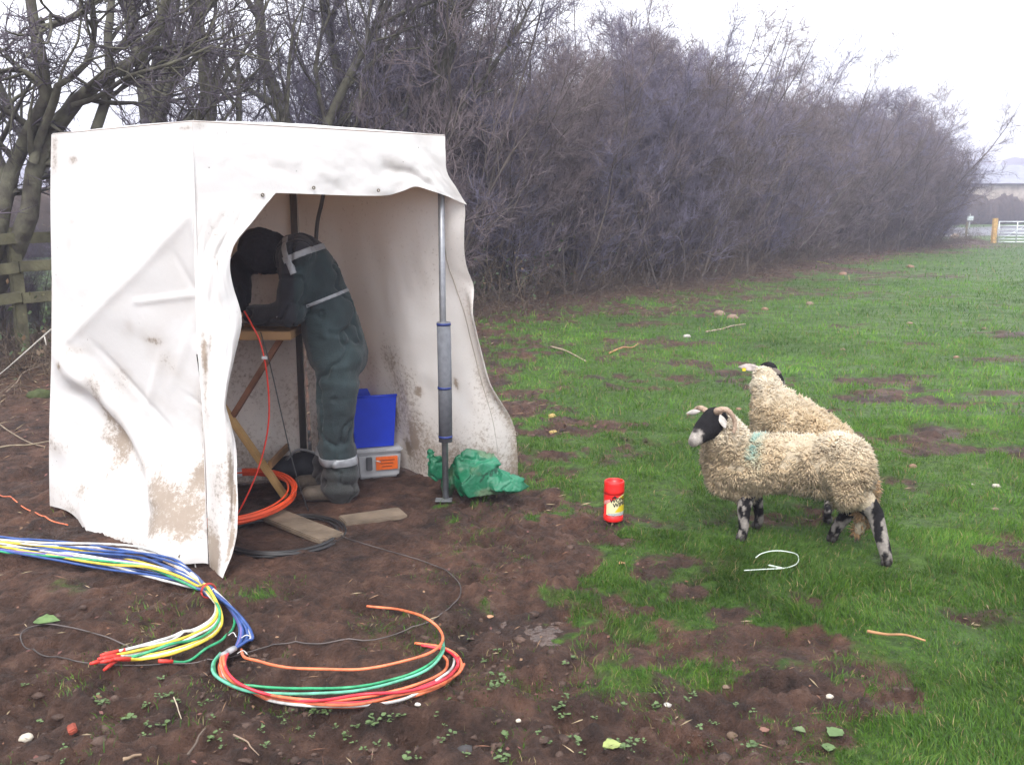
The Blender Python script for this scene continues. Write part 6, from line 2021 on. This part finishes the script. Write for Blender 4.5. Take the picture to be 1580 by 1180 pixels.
leaf_at(72, 958, .10, (.13, .21, .07), 'broad green dock leaf lying on the mud below the ducts', .15, 'dock_leaf')
leaf_at(960, 869, .035, (.42, .22, .11), 'tan dead leaf on the grass above the bare patch', .4, 'dead_leaf')
leaf_at(757, 951, .032, (.48, .26, .15), 'tan dead leaf on mud left of the puddle', 1.1, 'dead_leaf')
leaf_at(945, 1152, .06, (.34, .40, .13), 'yellow-green leaf in the bottom mud', .2, 'dead_leaf')
leaf_at(1290, 1130, .062, (.12, .19, .07), 'broad green leaf on the mud at lower right', .6, 'dock_leaf')
leaf_at(1235, 1126, .036, (.15, .20, .09), 'pale green leaf left of the broad one at lower right', -.8, 'dock_leaf')
leaf_at(1278, 1152, .045, (.13, .20, .08), 'round green leaf below the broad one at lower right', 1.3, 'dock_leaf')
leaf_at(1180, 1126, .035, (.22, .11, .08), 'reddish dead leaf at lower right', .3, 'dead_leaf')

def stick(px0, px1, r, c, label, bow=.03, lift=.012):
    a, b = GP(*px0, lift), GP(*px1, lift)
    rgs = np.random.default_rng(int(px0[0] * 7 + px0[1]))
    mid1, mid2 = a * .66 + b * .34 + rgs.normal(0, bow, 3) * [1, 1, .3], a * .34 + b * .66 + rgs.normal(0, bow, 3) * [1, 1, .3]
    for q in (mid1, mid2): q[2] = max(q[2], float(gh(q[0], q[1])) + r)
    o = tube('stick', catmull([a, mid1, mid2, b], 5), np.linspace(r, r * .6, 16), mat('stick_%d' % int(c[0] * 100), c, rough=.85, var=.3, scale=20), None, sides=6)
    tag(o, label, 'stick')
stick((1338, 974), (1428, 988), .006, (.36, .19, .09), 'tan stick lying in the grass at right', .008, .03)
stick((850, 535), (905, 558), .012, (.35, .27, .19), 'pale stick in the litter right of the tent')
stick((1090, 512), (1150, 500), .014, (.33, .26, .19), 'pale stick on turf below the tan stones')
stick((940, 545), (985, 530), .012, (.36, .30, .22), 'pale branch piece in the leaf litter')
stick((1230, 402), (1278, 408), .035, (.30, .30, .08), 'yellow-green fallen rail in the hedge gap', .02)
stick((290, 1165), (318, 1130), .004, (.12, .09, .07), 'thin dark twig in the foreground mud', .006)
stick((360, 1135), (400, 1165), .003, (.24, .17, .12), 'thin twig right of the dark one in the mud', .006)
stick((190, 1172), (218, 1164), .006, (.32, .22, .14), 'short pale stick at the bottom edge', .004)
stick((268, 1075), (280, 1110), .0022, (.45, .37, .27), 'dry upright stalk in the mud', .004, .03)
stick((0, 690), (78, 680), .007, (.26, .21, .14), 'pale stick on the ground left of the tent')
stick((0, 655), (70, 690), .006, (.22, .17, .12), 'brown stick on the brush left of the tent')
stick((10, 605), (75, 560), .008, (.20, .15, .11), 'dark stick leaning in the brush by the fence', .04, .05)

# ================================================================== GRASS, WEEDS, LITTER
def grass():
    rg = np.random.default_rng(5)
    def scatter(n, x0, x1, y0, y1, power=1.0):
        return x0 + (x1 - x0) * rg.random(n), y0 + (y1 - y0) * rg.random(n) ** power
    X, Y, S = [], [], []
    def add(n, x0, x1, y0, y1, size, thr=1.0, sparse=0.0):
        x, y = scatter(n, x0, x1, y0, y1)
        vis = np.abs(x) < y * .60 + .35
        x, y = x[vis], y[vis]
        m = mud_mask(x, y)
        cl = fbm(x * 3.1, y * 3.1, octv=3, seed=120)
        p = np.clip(1.15 - m * 1.35 + .25 * cl, 0, 1) ** 1.3
        p = np.maximum(p, sparse * sstep(.05, .45, fbm(x * 2.2, y * 2.2, octv=3, seed=121)))
        p = p * sstep(-.62, -.05, fbm(x * 7, y * 7, octv=3, seed=126) + .55 * (1 - m))
        # nothing grows on the trodden tent floor, in the puddle or under the bundle
        tw = np.exp(-(((x + 1.33) / .95) ** 4 + ((y - 4.75) / 1.0) ** 4)); p = p * (1 - sstep(.2, .5, tw))
        pd = ((x - pc[0]) / .14) ** 2 + ((y - pc[1]) / .12) ** 2; p = np.where(pd < 1, 0, p)
        k = rg.random(len(x)) < p
        X.append(x[k]); Y.append(y[k]); S.append(np.full(k.sum(), size))
    add(190000, -1.6, 2.6, 2.2, 4.4, .75, sparse=.16)
    add(120000, -2.6, 4.2, 4.4, 7.0, 1.0, sparse=.06)
    add(70000, -3, 7.5, 7, 12, 1.5, sparse=.05)
    add(45000, -2, 14, 12, 22, 2.4, sparse=.05)
    add(26000, 0, 30, 22, 52, 4.5)
    x, y, s = np.concatenate(X), np.concatenate(Y), np.concatenate(S)
    n = len(x)
    z = gh(x, y)
    tus = fbm(x * 4.5, y * 4.5, octv=3, seed=122)
    h = .034 * s ** .62 * rg.uniform(.45, 1.5, n) * (1 + .6 * tus) * (1 - .35 * mud_mask(x, y))
    w = .0019 * s ** 1.05 * rg.uniform(.7, 1.3, n)
    cs = np.stack([fbm(x * 5, y * 5, octv=2, seed=123), fbm(x * 5, y * 5, octv=2, seed=124)], 1)
    lean = rg.normal(0, .55, (n, 2)) + cs * .7
    P = np.column_stack([x, y, z - .004])
    a = rg.uniform(0, 6.28, n); side = np.column_stack([np.cos(a), np.sin(a), np.zeros(n)])
    d1 = unit(np.column_stack([lean * .5, np.ones(n)])); d2 = unit(np.column_stack([lean * 1.5, np.full(n, .75)]))
    M = P + d1 * (h * .55)[:, None]; T = M + d2 * (h * .6)[:, None]
    V = np.stack([P - side * w[:, None], P + side * w[:, None], M + side * (w * .8)[:, None], M - side * (w * .8)[:, None], T], 1)
    o4 = (np.arange(n) * 5)[:, None]
    q = o4 + np.array([[0, 1, 2, 3]]); t = o4 + np.array([[3, 2, 4]])
    hue = rg.random(n); big = fbm(x * .8, y * .8, octv=3, seed=125)
    pal = np.array([(.068, .165, .016), (.100, .220, .020), (.050, .125, .014), (.14, .235, .028), (.085, .19, .028)])
    c = pal[rg.integers(0, 5, n)] * (1.0 + .25 * sstep(3.5, 9, y))[:, None] * (1 + .35 * big)[:, None] * (1 - .3 * mud_mask(x, y))[:, None]
    dead = hue < (.05 + .14 * mud_mask(x, y))
    c[dead] = np.array([.30, .235, .11]) * rg.uniform(.6, 1.2, (dead.sum(), 1))
    o = link_mesh('grass', np_mesh('grass', V.reshape(-1, 3), [q, t], cols=np.repeat(np.clip(c, 0, 1), 5, axis=0)), mat('grass_blade', attr='Col', rough=.55, var=.12, scale=3, trans=.30, spec=.3), None, smooth=False)
    tag(o, 'short green pasture grass with thin and dead patches', 'grass', kind='stuff')
grass()

def seedling_mesh(seed):
    rg = np.random.default_rng(seed)
    V, F, b = [], [], 0
    for k in range(rg.integers(5, 9)):
        a = rg.uniform(0, 6.28); L = rg.uniform(.008, .026); up_ = rg.uniform(.006, .02)
        c = np.array([math.cos(a) * L, math.sin(a) * L, up_]); r = rg.uniform(.006, .011)
        d = np.array([math.cos(a), math.sin(a), rg.uniform(-.2, .5)]); d /= np.linalg.norm(d); s_ = np.cross(d, UP); s_ /= np.linalg.norm(s_)
        V += [c - d * r, c - d * r * .3 + s_ * r * .8 + [0, 0, .002], c + d * r * .6 + s_ * r * .7 + [0, 0, .002], c + d * r, c + d * r * .6 - s_ * r * .7 + [0, 0, .002], c - d * r * .3 - s_ * r * .8 + [0, 0, .002], c * .15, c * .15 + s_ * .0012]
        F += [(b, b + 1, b + 2, b + 3), (b, b + 3, b + 4, b + 5), (b + 6, b + 7, b)]
        b += 8
    return np.array(V), F

def weeds():
    rg = np.random.default_rng(8)
    spots = [(270, 1085), (155, 1095), (610, 1108), (560, 1112), (480, 1095), (770, 1055), (870, 1100), (1015, 1085), (965, 1160), (400, 1140), (340, 1125), (430, 1105), (575, 1115), (790, 1165), (900, 1150), (1060, 1075), (240, 1120), (330, 1150), (720, 1020), (735, 1000), (760, 1065), (680, 1090), (890, 1020), (690, 1075), (320, 1070), (540, 1135), (210, 1125), (620, 1165), (820, 1140), (1180, 1150)]
    M = [mat('seedling_leaf', (.12, .18, .07), rough=.6, var=.3, scale=25, trans=.2)]
    Vs, Fs, b = [], [], 0
    for i in range(150):
        if i < 70:
            px, py = spots[i % len(spots)]; px += rg.normal(0, 13); py += rg.normal(0, 7)
        else:
            px, py = rg.uniform(20, 1300), 1040 + 140 * rg.random() ** .8
            if vnoise(px * .02, py * .04, seed=6) < -.1: continue
        p = GP(px, py)
        if mud_mask(np.array([p[0]]), np.array([p[1]]))[0] < .35: continue
        V, F = seedling_mesh(i)
        sc_ = rg.uniform(.55, 1.1) * (.9 if i < 70 else .6)
        Vs.append(V * sc_ + p); 
        Fs += [tuple(q + b for q in f) for f in F]; b += len(V)
    me = bpy.data.meshes.new('weeds'); me.from_pydata(np.concatenate(Vs).tolist(), [], Fs)
    o = link_mesh('weeds', me, M[0], None, smooth=False)
    tag(o, 'tiny clover-like weed seedlings dotted over the foreground mud', 'weeds', kind='stuff')
weeds()

def litter():
    rg = np.random.default_rng(9)
    # dead leaves, straw and twig bits: thick along the hedge foot, sparse on the mud
    n = 16000
    s_ = HC[1] - 5 + (HC[-1] - HC[1]) * rg.random(n) ** 1.6
    P = np.zeros((n, 2))
    off = np.abs(rg.normal(0, 1.9, n)) + .1
    for i in range(n):
        p, d, _ = hedge_at(max(0, s_[i])); P[i] = p + np.array([d[1], -d[0]]) * off[i]
    extra = np.column_stack([rg.uniform(-2.6, 2.4, 2600), rg.uniform(2.3, 8.5, 2600)])
    P = np.vstack([P, extra]); n = len(P)
    tw = np.exp(-(((P[:, 0] + 1.33) / .95) ** 4 + ((P[:, 1] - 4.75) / 1.0) ** 4))
    keep = (tw < .3) & (mud_mask(P[:, 0], P[:, 1]) > .3)
    P = P[keep]; n = len(P)
    far = np.hypot(P[:, 0], P[:, 1])
    z = gh(P[:, 0], P[:, 1])
    straw = rg.random(n) < .5
    L = np.where(straw, rg.uniform(.03, .12, n), rg.uniform(.015, .035, n)) * (1 + far / 22) * np.where(far < 6, .55, 1)
    wd = np.where(straw, .002, L * .55) * np.where(straw, 1 + far / 9, 1)
    a = rg.uniform(0, 6.28, n)
    d = np.column_stack([np.cos(a), np.sin(a), rg.normal(.1, .22, n)]); s2 = np.column_stack([-np.sin(a), np.cos(a), rg.normal(0, .3, n)])
    c = np.column_stack([P, z + .006 + .01 * rg.random(n)])
    V = np.stack([c - d * L[:, None] / 2, c + s2 * wd[:, None] / 2 + [0, 0, .003], c + d * L[:, None] / 2, c - s2 * wd[:, None] / 2], 1)
    pal = np.array([(.16, .075, .045), (.22, .13, .075), (.10, .055, .038), (.30, .23, .14), (.14, .06, .05)])
    pick = np.where(straw, rg.choice([1, 3, 3, 0], n), rg.choice([0, 1, 2, 4, 4], n))
    o = link_mesh('leaf_litter', np_mesh('leaf_litter', V.reshape(-1, 3), [np.arange(n * 4).reshape(-1, 4)], cols=np.repeat(pal[pick] * rg.uniform(.7, 1.2, (n, 1)), 4, axis=0)), mat('dead_litter', attr='Col', rough=.8, var=.15), None, smooth=False)
    tag(o, 'dead leaves, straw and twig bits along the hedge foot', 'litter', kind='stuff')
litter()

def clods():
    rg = np.random.default_rng(14)
    n = 1500
    x = rg.uniform(-1.9, 1.7, n); y = 2.25 + 2.3 * rg.random(n) ** 1.4
    m = mud_mask(x, y); cl = fbm(x * 2.4, y * 2.4, octv=3, seed=140)
    tw = np.exp(-(((x + 1.33) / .95) ** 4 + ((y - 4.75) / 1.0) ** 4))
    k = (m > .6) & (cl > -.15) & (tw < .3)
    x, y = x[k], y[k]; z = gh(x, y)
    r = .004 + .015 * rg.random(len(x)) ** 3
    C = np.column_stack([x, y, z - r * .12]); R = np.column_stack([r * rg.uniform(.9, 1.6, len(r)), r * rg.uniform(.8, 1.3, len(r)), r * .75])
    o = link_mesh('mud_clods', lumps_mesh('mud_clods', C, R, seed=6, sub=1, rough=.7), mat('clod_mud', (.062, .036, .027), rough=.75, var=.35, scale=14, bump=.5, bscale=120, col2=(.115, .07, .052)))
    tag(o, 'small crumbled clods of wet mud over the bare ground', 'clods', kind='stuff')
clods()

# ================================================================== HAZE ADDED TO STAND FOR LENS GLARE
def haze():
    bm = bmesh.new()
    bmesh.ops.create_cube(bm, size=1.0)
    for v in bm.verts:
        v.co = Vector((v.co.x * 1700 + 30, v.co.y * 1100 + 420, v.co.z * 46 + 13))
    me = bpy.data.meshes.new('haze'); bm.to_mesh(me); bm.free()
    m = bpy.data.materials.new('lens_veil'); m.use_nodes = True
    n, l = m.node_tree.nodes, m.node_tree.links
    n.clear()
    out = n.new('ShaderNodeOutputMaterial'); pv = n.new('ShaderNodeVolumePrincipled')
    pv.inputs['Color'].default_value = (.82, .81, 1.0, 1)
    pv.inputs['Density'].default_value = HAZE_DENSITY
    pv.inputs['Anisotropy'].default_value = 0.0
    l.new(pv.outputs[0], out.inputs['Volume'])
    o = link_mesh('haze', me, m, smooth=False)
    tag(o, 'thin haze added over the whole field for lens glare', 'haze', kind='stuff')
HAZE_DENSITY = .0034
haze()
